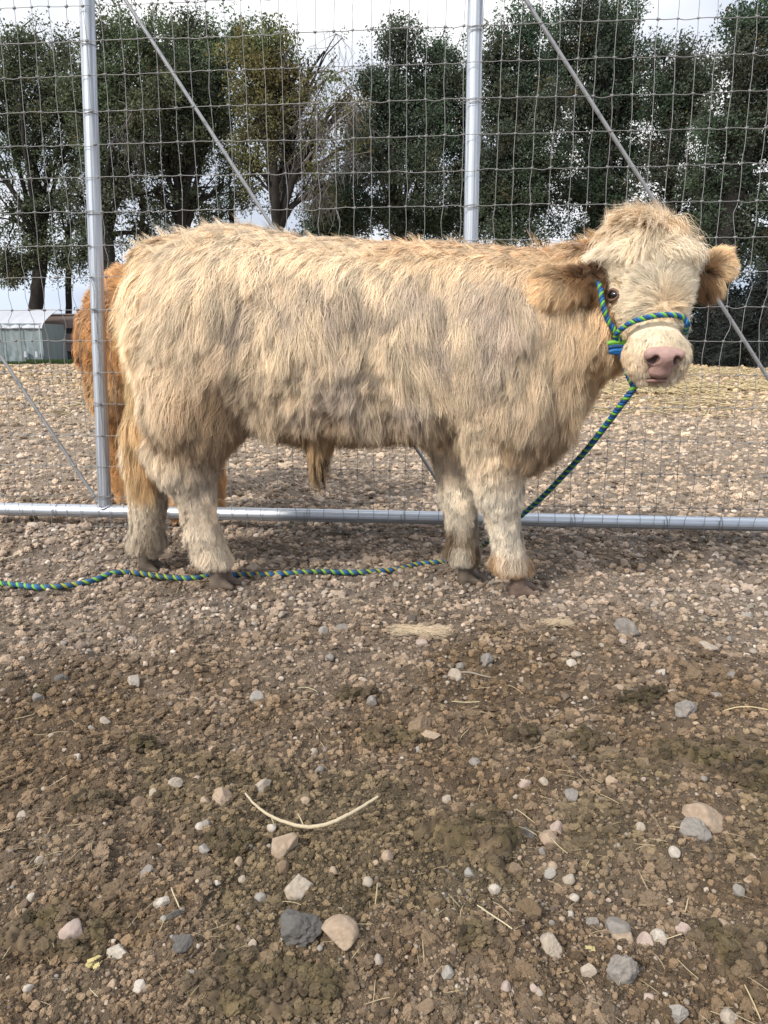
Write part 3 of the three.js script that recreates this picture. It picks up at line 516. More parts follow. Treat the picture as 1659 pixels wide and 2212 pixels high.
// spec: x of the trunk's foot in the picture, distance, trunk radius, fork height, blobs [x, y, half width, half height, density 0..1, bare], label
function tree(name, label, spec) {
  spec.r *= 0.95;
  const r = rng(spec.seed), foot = D(spec.x, 745, spec.f); foot.y = -0.1;
  const o = thing(name, label, 'tree', foot.toArray(), 'trees in a row behind the pen'), P = (dx, dy, off) => D(dx, dy, spec.f + off).sub(foot);
  const ppm = spec.f * RATIO * 0.97 / FOCAL;                             // metres per display pixel there
  const limbs = [], twigs = [], leaves = [[], [], []], bark = (t) => { const k = 0.8 + 0.5 * noise(t * 30, spec.seed, 2); return [0.034 * k, 0.030 * k, 0.027 * k]; }, dead = () => [0.2, 0.185, 0.175];
  const fork = spec.fork ? P(...spec.fork, 0) : new THREE.Vector3((r() - 0.5) * 0.6, 2.4, 0);
  const wob = (pts, amp, n) => { const c = curve(pts, n); return c.map((p, i) => p.add(new THREE.Vector3(noise(i * 0.45, spec.seed, pts[0].x) * amp, noise(i * 0.5, spec.seed + 5, 3) * amp * 0.6, noise(i * 0.4, spec.seed, 9) * amp))); };
  const trunkG = tube(wob([new THREE.Vector3(0, -0.2, 0), new THREE.Vector3(fork.x * 0.3, fork.y * 0.45, 0), fork], 0.12, 12), (t) => spec.r * (1.25 - 0.4 * t + 0.35 * Math.exp(-t * 9)), 10, bark);
  part('trunk', trunkG, barkMat, o);
  const put = (p, s, tone) => { const k = 0.65 + r() * 0.6; leaves[Math.floor(r() * 3)].push({ m: new THREE.Matrix4().compose(p, new THREE.Quaternion().setFromEuler(new THREE.Euler(r() * 6.28, r() * 6.28, r() * 6.28)), new THREE.Vector3(s, s, s)), c: [tone[0] * k, tone[1] * k, tone[2] * k] }); };
  for (const [dx, dy, rx, ry, dens0, bare] of spec.blobs) {
    const dens = dens0 * (dy > 275 ? (spec.tone === DARKG ? 0.55 : 0.40) : spec.tone === DARKG ? 0.7 : 0.8);
    const c = P(dx, dy, (r() - 0.5) * rx * ppm * 1.2), A = rx * ppm, B = ry * ppm, from = fork.clone().lerp(new THREE.Vector3(0, fork.y * 0.7, 0), r() * 0.4), len = from.distanceTo(c);
    const mid = from.clone().lerp(c, 0.42).add(new THREE.Vector3((r() - 0.5) * len * 0.16 - (c.x - from.x) * 0.12, len * 0.1, (r() - 0.5) * len * 0.2));
    const lp = wob([from, mid, c, c.clone().add(new THREE.Vector3((r() - 0.5) * A * 0.7, B * 0.4 * (bare ? 0.3 : 1), 0))], 0.16, 22), r0 = spec.r * (0.34 + 0.2 * r()) * (spec.limb ?? 1);
    limbs.push(tube(lp, (t) => r0 * (1 - t * 0.82), 7, bark));
    const tone0 = spec.tone, tone = [tone0[0] * (0.9 + 0.25 * r()), tone0[1] * (0.9 + 0.22 * r()), tone0[2]];
    const nS = bare ? 9 : 12;
    for (let i = 0; i < nS; i++) {
      const s = lp[Math.floor(lerp(9, 21, r()))].clone(), th = r() * 6.28, q = Math.pow(r(), 0.45), ph = r() * 2 - 1, e = c.clone().add(new THREE.Vector3(Math.cos(th) * Math.sqrt(1 - ph * ph) * A * q, ph * B * q, Math.sin(th) * Math.sqrt(1 - ph * ph) * A * 0.8 * q));
      const m2 = s.clone().lerp(e, 0.5).add(new THREE.Vector3(0, s.distanceTo(e) * (0.12 - 0.1 * r()), (r() - 0.5) * 0.5));
      const sp = wob([s, m2, e], 0.2, 10), r1 = r0 * 0.3 + 0.01;
      (bare && i % 2 ? twigs : limbs).push(tube(sp, (t) => r1 * (1 - 0.75 * t), 5, bare && i % 2 ? dead : bark));
      const nT = bare ? 7 : 5;
      for (let k = 0; k < nT; k++) {
        const a = sp[3 + Math.floor(r() * 8)].clone(), dir = new THREE.Vector3(r() * 2 - 1, r() * 1.4 - 0.75 - (bare ? 0.5 : 0), r() * 2 - 1).normalize(), L = (0.5 + r() * 0.9) * Math.min(1.5, 0.55 + B * 0.3) * (bare ? 1.3 : 1), b = a.clone().addScaledVector(dir, L), mm = a.clone().lerp(b, 0.5).add(new THREE.Vector3((r() - 0.5) * 0.3, (r() - 0.3) * 0.3, (r() - 0.5) * 0.3));
        twigs.push(tube(curve([a, mm, b], 5), (t) => 0.016 * (1 - t * 0.7), 3, bare ? dead : bark));
        if (bare) for (let w = 0; w < 3; w++) { const s2 = mm.clone().lerp(b, r()), e2 = s2.clone().add(new THREE.Vector3((r() - 0.5) * 0.9, -0.2 - r() * 0.8, (r() - 0.5) * 0.6)); twigs.push(tube([s2, s2.clone().lerp(e2, 0.5).add(new THREE.Vector3((r() - 0.5) * 0.25, 0, 0)), e2], 0.011, 3, dead)); }
        const nL = Math.floor((spec.leafy ?? 4.6) * dens * (A * B > 2.5 ? 1 : 0.75) + r());
        for (let w = 0; w < nL; w++) { const t = r(), p = a.clone().lerp(b, t * 1.15).add(new THREE.Vector3((r() - 0.5) * 0.9, (r() - 0.5) * 0.7, (r() - 0.5) * 0.9)); put(p, 0.75 + r() * 0.6, r() < 0.04 ? [0.11, 0.085, 0.03] : tone); }
      }
    }
  }
  part('limbs', mergeGeometries(limbs), barkMat, o); part('twigs', mergeGeometries(twigs), barkMat, o);
  leafGeo.forEach((g, i) => leaves[i].length && copies('crown', g, leafMat, leaves[i], o));
  return o;
}
const GREEN = [0.115, 0.15, 0.082], DARKG = [0.082, 0.118, 0.076], OLIVEG = [0.17, 0.17, 0.062];
tree('leafy_tree', 'tree at the left edge with a trunk rising behind the white roofed shelter', { seed: 1, x: 74, f: 46, r: 0.42, fork: [92, 540], tone: GREEN, blobs: [[45, 70, 75, 55, 0.8], [20, 190, 80, 80, 1], [120, 200, 80, 80, 1], [60, 320, 90, 70, 0.8], [130, 330, 60, 60, 0.35], [30, 470, 80, 70, 0.75], [110, 450, 60, 60, 0.3], [40, 580, 70, 50, 0.7], [-60, 300, 90, 120, 0.8], [-90, 120, 90, 100, 0.8], [130, 110, 60, 60, 0.6], [170, 250, 60, 70, 0.7], [20, 560, 60, 60, 0.8], [90, 540, 60, 60, 0.6]] });
tree('leafy_tree', 'broad leafy tree just right of the left fence post', { seed: 2, x: 240, f: 43, r: 0.40, fork: [232, 500], tone: GREEN, blobs: [[245, 70, 70, 50, 0.9], [330, 70, 80, 60, 1], [240, 180, 90, 70, 1], [330, 190, 90, 80, 1], [290, 290, 100, 70, 0.9], [200, 310, 60, 60, 0.5], [300, 250, 60, 60, 0.1, 1], [170, 560, 60, 60, 0.4], [250, 430, 70, 60, 0.4], [210, 520, 60, 60, 0.55], [310, 500, 50, 50, 0.35], [180, 180, 60, 70, 0.9], [170, 420, 60, 60, 0.45], [270, 360, 70, 60, 0.5]] });
tree('leafy_tree', 'tree with twin dark trunks left of the leaning bare limbed tree', { seed: 3, x: 395, f: 45, r: 0.44, fork: [398, 500], tone: GREEN, blobs: [[400, 60, 80, 60, 1], [470, 110, 80, 70, 1], [410, 180, 80, 70, 1], [480, 210, 80, 70, 0.9], [440, 300, 90, 70, 0.75], [360, 320, 70, 60, 0.6], [360, 250, 50, 70, 0.15, 1], [420, 420, 80, 50, 0.3], [480, 400, 60, 60, 0.3], [340, 420, 60, 50, 0.3], [370, 130, 60, 70, 0.9], [520, 60, 50, 50, 0.8], [430, 250, 60, 60, 0.8]] });
tree('bare_limbed_tree', 'tree with long bare limbs arching right between the two posts', { seed: 4, x: 596, f: 40, r: 0.36, fork: [600, 490], limb: 1.5, tone: OLIVEG, blobs: [[585, 65, 60, 40, 1], [540, 140, 70, 60, 0.9], [620, 150, 55, 60, 0.6], [560, 240, 80, 60, 0.6], [690, 120, 70, 70, 0.12, 1], [730, 215, 70, 60, 0.12, 1], [740, 320, 70, 40, 0.08, 1], [650, 240, 60, 70, 0.25, 1], [530, 330, 70, 60, 0.35], [700, 400, 50, 50, 0.25, 1], [760, 205, 40, 40, 0.1, 1], [650, 330, 40, 40, 0.1, 1]] });
tree('dense_tree', 'dense dark tree left of the middle post', { seed: 5, x: 870, f: 46, r: 0.42, fork: [865, 520], tone: DARKG, leafy: 6.2, blobs: [[860, 90, 70, 50, 0.8], [950, 90, 60, 50, 0.9], [830, 170, 80, 60, 1], [920, 180, 80, 70, 1], [990, 170, 50, 60, 0.9], [780, 260, 60, 60, 0.6], [860, 270, 90, 70, 1], [950, 280, 80, 70, 0.9], [820, 370, 100, 70, 0.9], [930, 390, 100, 70, 1], [730, 430, 70, 60, 0.8], [840, 470, 100, 60, 1], [960, 480, 80, 60, 1]] });
tree('dense_tree', 'tall dense tree right of the middle post', { seed: 6, x: 1085, f: 44, r: 0.45, fork: [1080, 500], tone: DARKG, leafy: 6.2, blobs: [[1140, 50, 50, 50, 0.9], [1070, 110, 60, 60, 0.8], [1150, 140, 80, 60, 1], [1100, 220, 80, 70, 1], [1180, 240, 80, 70, 1], [1060, 330, 60, 60, 0.8], [1140, 340, 90, 70, 1], [1080, 430, 80, 60, 0.9], [1170, 440, 80, 60, 0.9], [1120, 510, 90, 50, 0.9], [1210, 350, 70, 60, 0.5]] });
tree('dense_tree', 'tallest dense tree behind the second brace rod', { seed: 7, x: 1290, f: 47, r: 0.45, fork: [1285, 490], tone: DARKG, leafy: 6.2, blobs: [[1245, 20, 60, 50, 1], [1330, 30, 60, 50, 1], [1220, 110, 80, 60, 1], [1310, 110, 80, 60, 1], [1380, 130, 50, 60, 0.8], [1260, 200, 90, 70, 1], [1350, 220, 80, 70, 1], [1270, 310, 90, 70, 1], [1350, 330, 80, 70, 0.9], [1240, 420, 80, 60, 0.8], [1330, 430, 90, 60, 0.8], [1290, 510, 100, 50, 0.8], [1390, 490, 70, 50, 0.6]] });
tree('dense_tree', 'lower tree with a ragged top between the tallest tree and the right edge', { seed: 8, x: 1440, f: 45, r: 0.38, fork: [1440, 500], tone: DARKG, blobs: [[1440, 110, 50, 50, 0.7], [1495, 100, 55, 45, 0.8], [1430, 190, 70, 60, 0.9], [1500, 190, 60, 60, 0.9], [1460, 280, 80, 70, 0.9], [1410, 360, 70, 60, 0.6], [1490, 380, 70, 70, 0.7], [1440, 460, 80, 50, 0.6], [1520, 470, 60, 60, 0.4], [1480, 560, 70, 60, 0.7]] });
tree('dense_tree', 'big dark tree at the right edge with a thick leaning trunk', { seed: 9, x: 1535, f: 39, r: 0.5, fork: [1580, 420], limb: 1.2, tone: DARKG, blobs: [[1640, 20, 70, 60, 1], [1610, 110, 70, 60, 1], [1670, 170, 70, 70, 1], [1590, 220, 80, 70, 0.95], [1650, 300, 80, 70, 0.9], [1560, 300, 60, 60, 0.7], [1620, 390, 70, 50, 0.6], [1540, 390, 60, 50, 0.5], [1740, 120, 90, 120, 1], [1750, 350, 90, 120, 1], [1645, 450, 60, 50, 0.7], [1600, 500, 60, 50, 0.6], [1655, 550, 60, 60, 0.8], [1540, 480, 50, 60, 0.6], [1700, 540, 60, 70, 0.9]] });
 tree('leafy_tree', 'leafy tree standing beyond the left edge of the photo', { seed: 31, x: -260, f: 48, r: 0.4, fork: [-255, 500], tone: GREEN, blobs: [[-260, 80, 90, 80, 1], [-330, 200, 90, 90, 1], [-190, 220, 90, 90, 1], [-270, 340, 110, 80, 0.9], [-200, 470, 80, 70, 0.8], [-340, 450, 80, 70, 0.8]] });
tree('leafy_tree', 'farther leafy tree left of everything in the photo', { seed: 32, x: -520, f: 50, r: 0.4, fork: [-515, 500], tone: GREEN, blobs: [[-520, 120, 100, 80, 1], [-600, 260, 100, 90, 1], [-440, 270, 100, 90, 1], [-520, 400, 120, 80, 0.9]] });
tree('dense_tree', 'dense tree beyond the right edge of the photo', { seed: 33, x: 1900, f: 44, r: 0.4, fork: [1900, 500], tone: DARKG, leafy: 5, blobs: [[1900, 80, 100, 80, 1], [1980, 220, 100, 90, 1], [1840, 230, 100, 90, 1], [1900, 370, 120, 80, 0.9], [1850, 500, 100, 80, 1], [1990, 480, 100, 80, 1]] });
// slender trees between the big ones
[[150, 48, 'slender leaning sapling between the left edge tree and the left post', [150, 480], [[165, 340, 60, 60, 0.4], [130, 420, 60, 60, 0.45], [175, 500, 60, 60, 0.5], [140, 570, 60, 50, 0.5]]],
 [300, 49, 'slender dark stem rising right of the left post above the calf rump', [310, 430], [[320, 330, 60, 60, 0.5], [290, 420, 60, 60, 0.4], [350, 470, 60, 60, 0.45]]],
 [505, 48, 'slender pair of stems left of the bare limbed tree', [500, 440], [[500, 340, 60, 60, 0.45], [530, 430, 60, 60, 0.4], [470, 470, 60, 60, 0.5]]],
 [705, 47, 'low bushy tree right of the bare limbed tree', [705, 540], [[705, 440, 60, 60, 0.9], [745, 480, 60, 60, 1], [680, 500, 50, 50, 0.8], [760, 400, 50, 60, 0.6], [790, 330, 50, 60, 0.5]]],
 [1010, 48, 'narrow tree showing in the gap at the middle post', [1010, 500], [[1005, 250, 50, 60, 0.7], [1020, 340, 50, 60, 0.8], [1000, 430, 60, 60, 0.9], [1030, 480, 60, 50, 1]]],
 [1540, 47, 'narrow tree behind the thick leaning trunk at right', [1530, 560], [[1540, 400, 60, 60, 0.7], [1510, 480, 60, 60, 0.8], [1570, 520, 60, 60, 0.8], [1530, 590, 60, 50, 1]]]].forEach(([x, f, label, fork, blobs], i) => tree('slender_tree', label, { seed: 20 + i, x, f, r: 0.19, fork, tone: i > 2 ? DARKG : GREEN, leafy: 5, blobs }));
// young spruces at the right, in front of the trees
function spruce(label, dx, f, hgt, rad, seed) {
  const foot = D(dx, 745, f); foot.y = -0.05; const o = thing('spruce_tree', label, 'tree', foot.toArray()), r = rng(seed), bl = [], list = [];
  part('trunk', tube([new THREE.Vector3(0, -0.1, 0), new THREE.Vector3(0.03, hgt * 0.5, 0), new THREE.Vector3(0, hgt, 0)], (t) => 0.1 * (1 - t * 0.9), 7, () => [0.06, 0.05, 0.04]), barkMat, o);
  const needle = (() => { const pos = [], idx = [], nor = []; for (let i = 0; i < 26; i++) { const t = r(), a = r() * 6.28, d = new THREE.Vector3(0.6, Math.cos(a) * 0.6, Math.sin(a) * 0.6), b = pos.length / 3; pos.push(t * 0.3, 0, 0.006, t * 0.3, 0, -0.006, t * 0.3 + d.x * 0.08, d.y * 0.08, d.z * 0.08); for (let k = 0; k < 3; k++) nor.push(0, Math.cos(a + 1.57), Math.sin(a + 1.57)); idx.push(b, b + 1, b + 2); } return geo(pos, idx, nor); })();
  for (let y = 0.15; y < hgt; y += 0.13) { const R = rad * (1 - y / hgt) * (0.8 + r() * 0.4) + 0.08, n = 9; for (let k = 0; k < n; k++) { const a = r() * 6.28, tip = new THREE.Vector3(Math.cos(a) * R, y - R * 0.22, Math.sin(a) * R), s = new THREE.Vector3(0, y, 0); bl.push(tube([s, s.clone().lerp(tip, 0.5).add(new THREE.Vector3(0, 0.03, 0)), tip], 0.012, 3, () => [0.06, 0.05, 0.04])); const m = Math.ceil(R * 14); for (let w = 0; w < m; w++) { const t = 0.15 + 0.85 * w / m, k2 = 0.7 + r() * 0.6; list.push({ m: new THREE.Matrix4().compose(s.clone().lerp(tip, t).add(new THREE.Vector3((r() - 0.5) * 0.12, (r() - 0.5) * 0.06, (r() - 0.5) * 0.12)), new THREE.Quaternion().setFromEuler(new THREE.Euler(r() * 6, -a + (r() - 0.5) * 1.6, (r() - 0.5) * 0.5)), new THREE.Vector3(1.1, 1.3, 1.3)), c: [0.042 * k2, 0.062 * k2, 0.055 * k2] }); } } }
  part('branches', mergeGeometries(bl), barkMat, o); copies('needles', needle, leafMat, list, o);
}
spruce('blue green spruce with drooping boughs at the right edge', 1645, 27, 3.6, 1.7, 51);
spruce('smaller dark spruce left of the drooping spruce', 1580, 29, 2.6, 1.5, 52);
spruce('dark spruce half hidden by the calf ear', 1530, 31, 2.9, 1.3, 53);
// understorey: one tangle of dark scrub along the far edge of the pen
{
  const r = rng(71), o = thing('scrub', 'dark tangle of scrub and saplings beneath the trees', 'scrub', [0, 0, -48]), lists = [[], [], []]; tag(o, null, null, null, 'stuff');
  for (let i = 0; i < 7800; i++) { const dx = r() * 2900 - 700, low = dx < 240 ? 0.5 : dx < 640 ? 0.5 : dx > 1380 ? 1.7 : 1, f = 48 + r() * 6, h = Math.pow(r(), 1.3) * (3.4 + 3.2 * noise(dx * 0.008, 1, 1)) * low, p = D(dx, 745, f); if (dx > 95 && dx < 175) continue; p.y = 0.1 + h; const k = 0.6 + r() * 0.6; lists[i % 3].push({ m: new THREE.Matrix4().compose(p.sub(o.position), new THREE.Quaternion().setFromEuler(new THREE.Euler(r() * 6, r() * 6, r() * 6)), new THREE.Vector3(1.5, 1.5, 1.5)), c: [0.032 * k, 0.046 * k, 0.033 * k] }); }
  leafGeo.forEach((g, i) => copies('scrub_leaves', g, leafMat, lists[i], o));
}

// ---------------------------------------------------------------- far edge of the pen: shelter, trailer, grass, rail fence, wall, boulders
{
  const f = 34.5, a = D(-70, 786, f), b = D(110, 785, f + 0.6); a.y = b.y = 0;
  const o = thing('tarp_shelter', 'white roofed shelter with grey green tarp walls at the left edge', 'shelter', [(a.x + b.x) / 2, 0, a.z]);
  const W = b.x - a.x, H = 1.78, depth = 4, wave = (u, v) => 0.018 * Math.sin(u * 9 + Math.sin(v * 2)) * (0.4 + 0.6 * (1 - v)) + 0.04 * noise(u * 2.2, v * 3, 3) + 0.03 * noise(u * 5, v * 8, 3);
  const sheet = (nx, ny, fn, thick = 0.02) => { const pos = [], idx = []; for (let s = 0; s < 2; s++) for (let i = 0; i <= nx; i++) for (let j = 0; j <= ny; j++) { const p = fn(i / nx, j / ny, s ? -thick : 0); pos.push(p.x, p.y, p.z); } const N = (nx + 1) * (ny + 1); for (let s = 0; s < 2; s++) for (let i = 0; i < nx; i++) for (let j = 0; j < ny; j++) { const q = s * N + i * (ny + 1) + j; s ? idx.push(q, q + 1, q + ny + 1, q + 1, q + ny + 2, q + ny + 1) : idx.push(q, q + ny + 1, q + 1, q + 1, q + ny + 1, q + ny + 2); } return geo(pos, idx); };
  const green = std({ color: rgb(0.21, 0.26, 0.275), roughness: 0.7 }), white = std({ color: rgb(0.44, 0.46, 0.51), roughness: 0.6 }), postM = std({ color: rgb(0.18, 0.2, 0.2), roughness: 0.7 });
  part('tarp_wall', sheet(50, 24, (u, v, t) => new THREE.Vector3(-W / 2 + u * W, 0.02 + v * H, wave(u * 8, v) * (0.6 + 0.6 * (1 - v)) + t)), green, o);
  part('tarp_wall', sheet(30, 16, (u, v, t) => new THREE.Vector3(W / 2 + wave(u * 5, v) * 0.6 + t, 0.02 + v * H, -u * depth - 0.02)), green, o);
  part('roof', sheet(50, 24, (u, v, t) => { const y = H - 0.18 + 0.06 * noise(u * 9, 0, 2); return new THREE.Vector3(-W / 2 - 0.08 + u * (W + 0.16), y + v * (0.98 - 0.12 * Math.sin(u * 3.1)) + 0.03 * noise(u * 8, v * 3, 9) + t, 0.09 - Math.pow(v, 1.6) * depth * 0.55 + 0.03 * Math.sin(u * 40) * (1 - v)); }), white, o);
  for (const u of [0.5, 0.735, 0.985]) part('tent_pole', tube([new THREE.Vector3(-W / 2 + u * W, 0, 0.13), new THREE.Vector3(-W / 2 + u * W, H, 0.11)], 0.025, 6), u > 0.9 ? white : postM, o);
  for (const u of [0.79, 0.93]) part('white_patch', new THREE.CylinderGeometry(0.07, 0.09, 0.26, 10), white, o).position.set(-W / 2 + u * W, 0.42, 0.16);
  // trailer
  const t = D(158, 775, 38), tr = thing('livestock_trailer', 'dusty brown trailer behind the white roofed shelter', 'trailer', [t.x, 0, t.z]), brown = std({ color: rgb(0.19, 0.145, 0.135), roughness: 0.6 }), dk = std({ color: rgb(0.04, 0.038, 0.036), roughness: 0.8 });
  const bx = (name, w, h, d, x, y, z, m) => part(name, new THREE.BoxGeometry(w, h, d), m, tr).position.set(x, y, z);
  bx('body', 3.6, 0.85, 2.0, 0.9, 0.95, 0, brown); bx('body', 3.6, 0.62, 2.0, 0.9, 1.95, 0, brown);
  for (let i = 0; i < 6; i++) bx('upright', 0.09, 0.27, 1.98, -0.85 + i * 0.7, 1.508, 0, brown);
  bx('roof', 3.7, 0.06, 2.1, 0.9, 2.292, 0, brown); bx('interior', 3.3, 0.25, 1.7, 0.9, 1.51, 0, dk);
  bx('side_stripe', 3.6, 0.1, 0.03, 0.9, 1.0, 1.017, std({ color: rgb(0.3, 0.25, 0.24), roughness: 0.6 })); bx('frame', 3.5, 0.12, 1.7, 0.9, 0.463, 0, dk);
  for (const x of [0.4, 1.25]) for (const z of [-0.85, 0.85]) { const w = part('wheel', new THREE.TorusGeometry(0.24, 0.1, 10, 24), dk, tr); w.position.set(x, 0.34, z); }
  // green grass at the foot of the shelter
  const bl = []; for (let i = 0; i < 3; i++) { const h = 1, w = 0.09, b2 = i * 2.1; bl.push(geo([-w * Math.cos(b2), 0, -w * Math.sin(b2), w * Math.cos(b2), 0, w * Math.sin(b2), 0.3 * Math.sin(b2), h, 0.3 * Math.cos(b2)], [0, 1, 2])); }
  const blade = mergeGeometries(bl), list = [], r = rng(8);
  for (let i = 0; i < 5200; i++) { const dx = -80 + r() * 320, p = D(dx, 745, 33.4 + r() * 1.4); p.y = 0; if (noise(p.x * 1.5, 0, p.z) < -0.25 - (dx > 60 ? 0.2 : 0)) continue; const s = (0.06 + r() * 0.12) * (dx > 55 ? 1.3 : 0.8), k = 0.7 + r() * 0.6; list.push({ m: new THREE.Matrix4().compose(p, new THREE.Quaternion().setFromEuler(new THREE.Euler(0, r() * 6, 0)), new THREE.Vector3(s, s, s)), c: [0.07 * k, 0.115 * k, 0.04 * k] }); }
  const gr = copies('grass', blade, leafMat, list, scene); tag(gr, 'strip of short green grass in front of the shelter', 'grass', null, 'stuff');
}
{
  // dark rail fence and a pale wall behind it at the right
  const f = 33, a = D(1440, 745, f), b = D(1800, 745, f - 1), o = thing('rail_fence', 'low dark rail fence along the far right edge of the pen', 'fence', [a.x, 0, a.z]), m = std({ color: rgb(0.025, 0.03, 0.03), roughness: 0.6 }), L = b.x - a.x;
  const bx = (name, w, h, d, x, y, z) => part(name, new THREE.BoxGeometry(w, h, d), m, o).position.set(x, y, z);
  for (let i = 0; i < 5; i++) bx('rail', L, 0.07, 0.05, L / 2, 0.25 + i * 0.32, 0);
  for (let x = 0; x <= L; x += 0.82) bx('post', 0.09, 1.75, 0.09, x, 0.85, -0.0725);
  const w = thing('low_wall', 'pale tan low wall behind the dark rail fence', 'wall', D(1620, 745, 36).setY(0).toArray()), wm = std({ color: rgb(0.36, 0.30, 0.2), roughness: 0.95 });
  part('wall_face', new THREE.BoxGeometry(5.2, 0.62, 0.25), wm, w).position.y = 0.31; part('coping', new THREE.BoxGeometry(5.3, 0.06, 0.33), wm, w).position.y = 0.651;
  const g = rockShape(800, 8, 1, 0.62, 0.9, 7, 0.06, 0.12);
  [[1545, 0.42, 'left of the far boulders by the dark rail fence', 'pink'], [1580, 0.3, 'small far boulder between two larger ones by the rail fence', 'pale'], [1615, 0.52, 'largest far boulder in front of the dark rail fence', 'pink'], [1652, 0.34, 'far boulder nearest the right edge', 'tan']].forEach(([dx, s, label, c], i) => { const p = D(dx, 745, 31), q = new THREE.Mesh(g, rockMats[c]); q.name = numbered('boulder'); q.scale.setScalar(s); q.position.set(p.x, s * 0.2, p.z); q.rotation.y = i * 2; scene.add(tag(q, i ? label : 'leftmost far boulder by the dark rail fence', 'boulder')); });
  // straw spread where hay was fed
  const strawG = new THREE.CylinderGeometry(0.006, 0.006, 1, 4, 1).rotateZ(Math.PI / 2), list = [], r = rng(15);
  for (let i = 0; i < 16000; i++) { const band = r(), f2 = band < 0.4 ? 21 + r() * 6 : band < 0.7 ? 13 + r() * 4 : 9 + r() * 16, x = (1.2 + r() * 13) * f2 / 22 + (band > 0.8 ? -5 : 0), z = -f2; if (noise(x * 0.5, z * 0.9, 41) < -0.1) continue; const L = 0.15 + r() * 0.25, k = 0.75 + r() * 0.5; list.push({ m: new THREE.Matrix4().compose(new THREE.Vector3(x, height(x, z) + 0.02 + r() * 0.05, z), new THREE.Quaternion().setFromEuler(new THREE.Euler(0, r() * 6, (r() - 0.5) * 0.5)), new THREE.Vector3(L, 1.6, 1.6)), c: [0.43 * k, 0.345 * k, 0.20 * k] }); }
  const st = copies('spread_straw', strawG, std({ roughness: 0.8 }), list, scene); tag(st, 'yellow straw spread in bands over the far right of the pen', 'straw', null, 'stuff');
}

// ---------------------------------------------------------------- cattle: one continuous skin from a field of joined capsules, then locks of hair
// a primitive: [a, b, ra, rb, tag, joint softness, flat: [normal, centre, scale]]
function field(prims) {
  const n = prims.length, q = new THREE.Vector3();
  const f = (x, y, z, out) => {
    let d = 1e9, best = 1e9, tg = 0;
    for (let i = 0; i < n; i++) {
      const p = prims[i]; let X = x, Y = y, Z = z;
      if (p.flat) { const [nn, c, s] = p.flat, k = ((x - c.x) * nn.x + (y - c.y) * nn.y + (z - c.z) * nn.z) * (s - 1); X += nn.x * k; Y += nn.y * k; Z += nn.z * k; }
      const ax = X - p.a.x, ay = Y - p.a.y, az = Z - p.a.z, t = clamp((ax * p.d.x + ay * p.d.y + az * p.d.z) / p.l), ex = ax - p.d.x * t, ey = ay - p.d.y * t, ez = az - p.d.z * t;
      const e = Math.sqrt(ex * ex + ey * ey + ez * ez) - (p.ra + (p.rb - p.ra) * t);
      if (e < best) { best = e; tg = p.tag; }
      const k = p.k, h = Math.max(0, k - Math.abs(d - e)) / k; d = Math.min(d, e) - h * h * k * 0.25;
    }
    if (out) out.tag = tg;
    return d;
  };
  f.normal = (p, v) => { const e = 0.006, x = p.x, y = p.y, z = p.z; return v.set(f(x + e, y, z) - f(x - e, y, z), f(x, y + e, z) - f(x, y - e, z), f(x, y, z + e) - f(x, y, z - e)).normalize(); };
  return f;
}
function prim(a, b, ra, rb, tagName, k = 0.07, flat) { const d = b.clone().sub(a); return { a, b, d, l: Math.max(1e-9, d.lengthSq()), ra, rb, tag: tagName, k, flat }; }
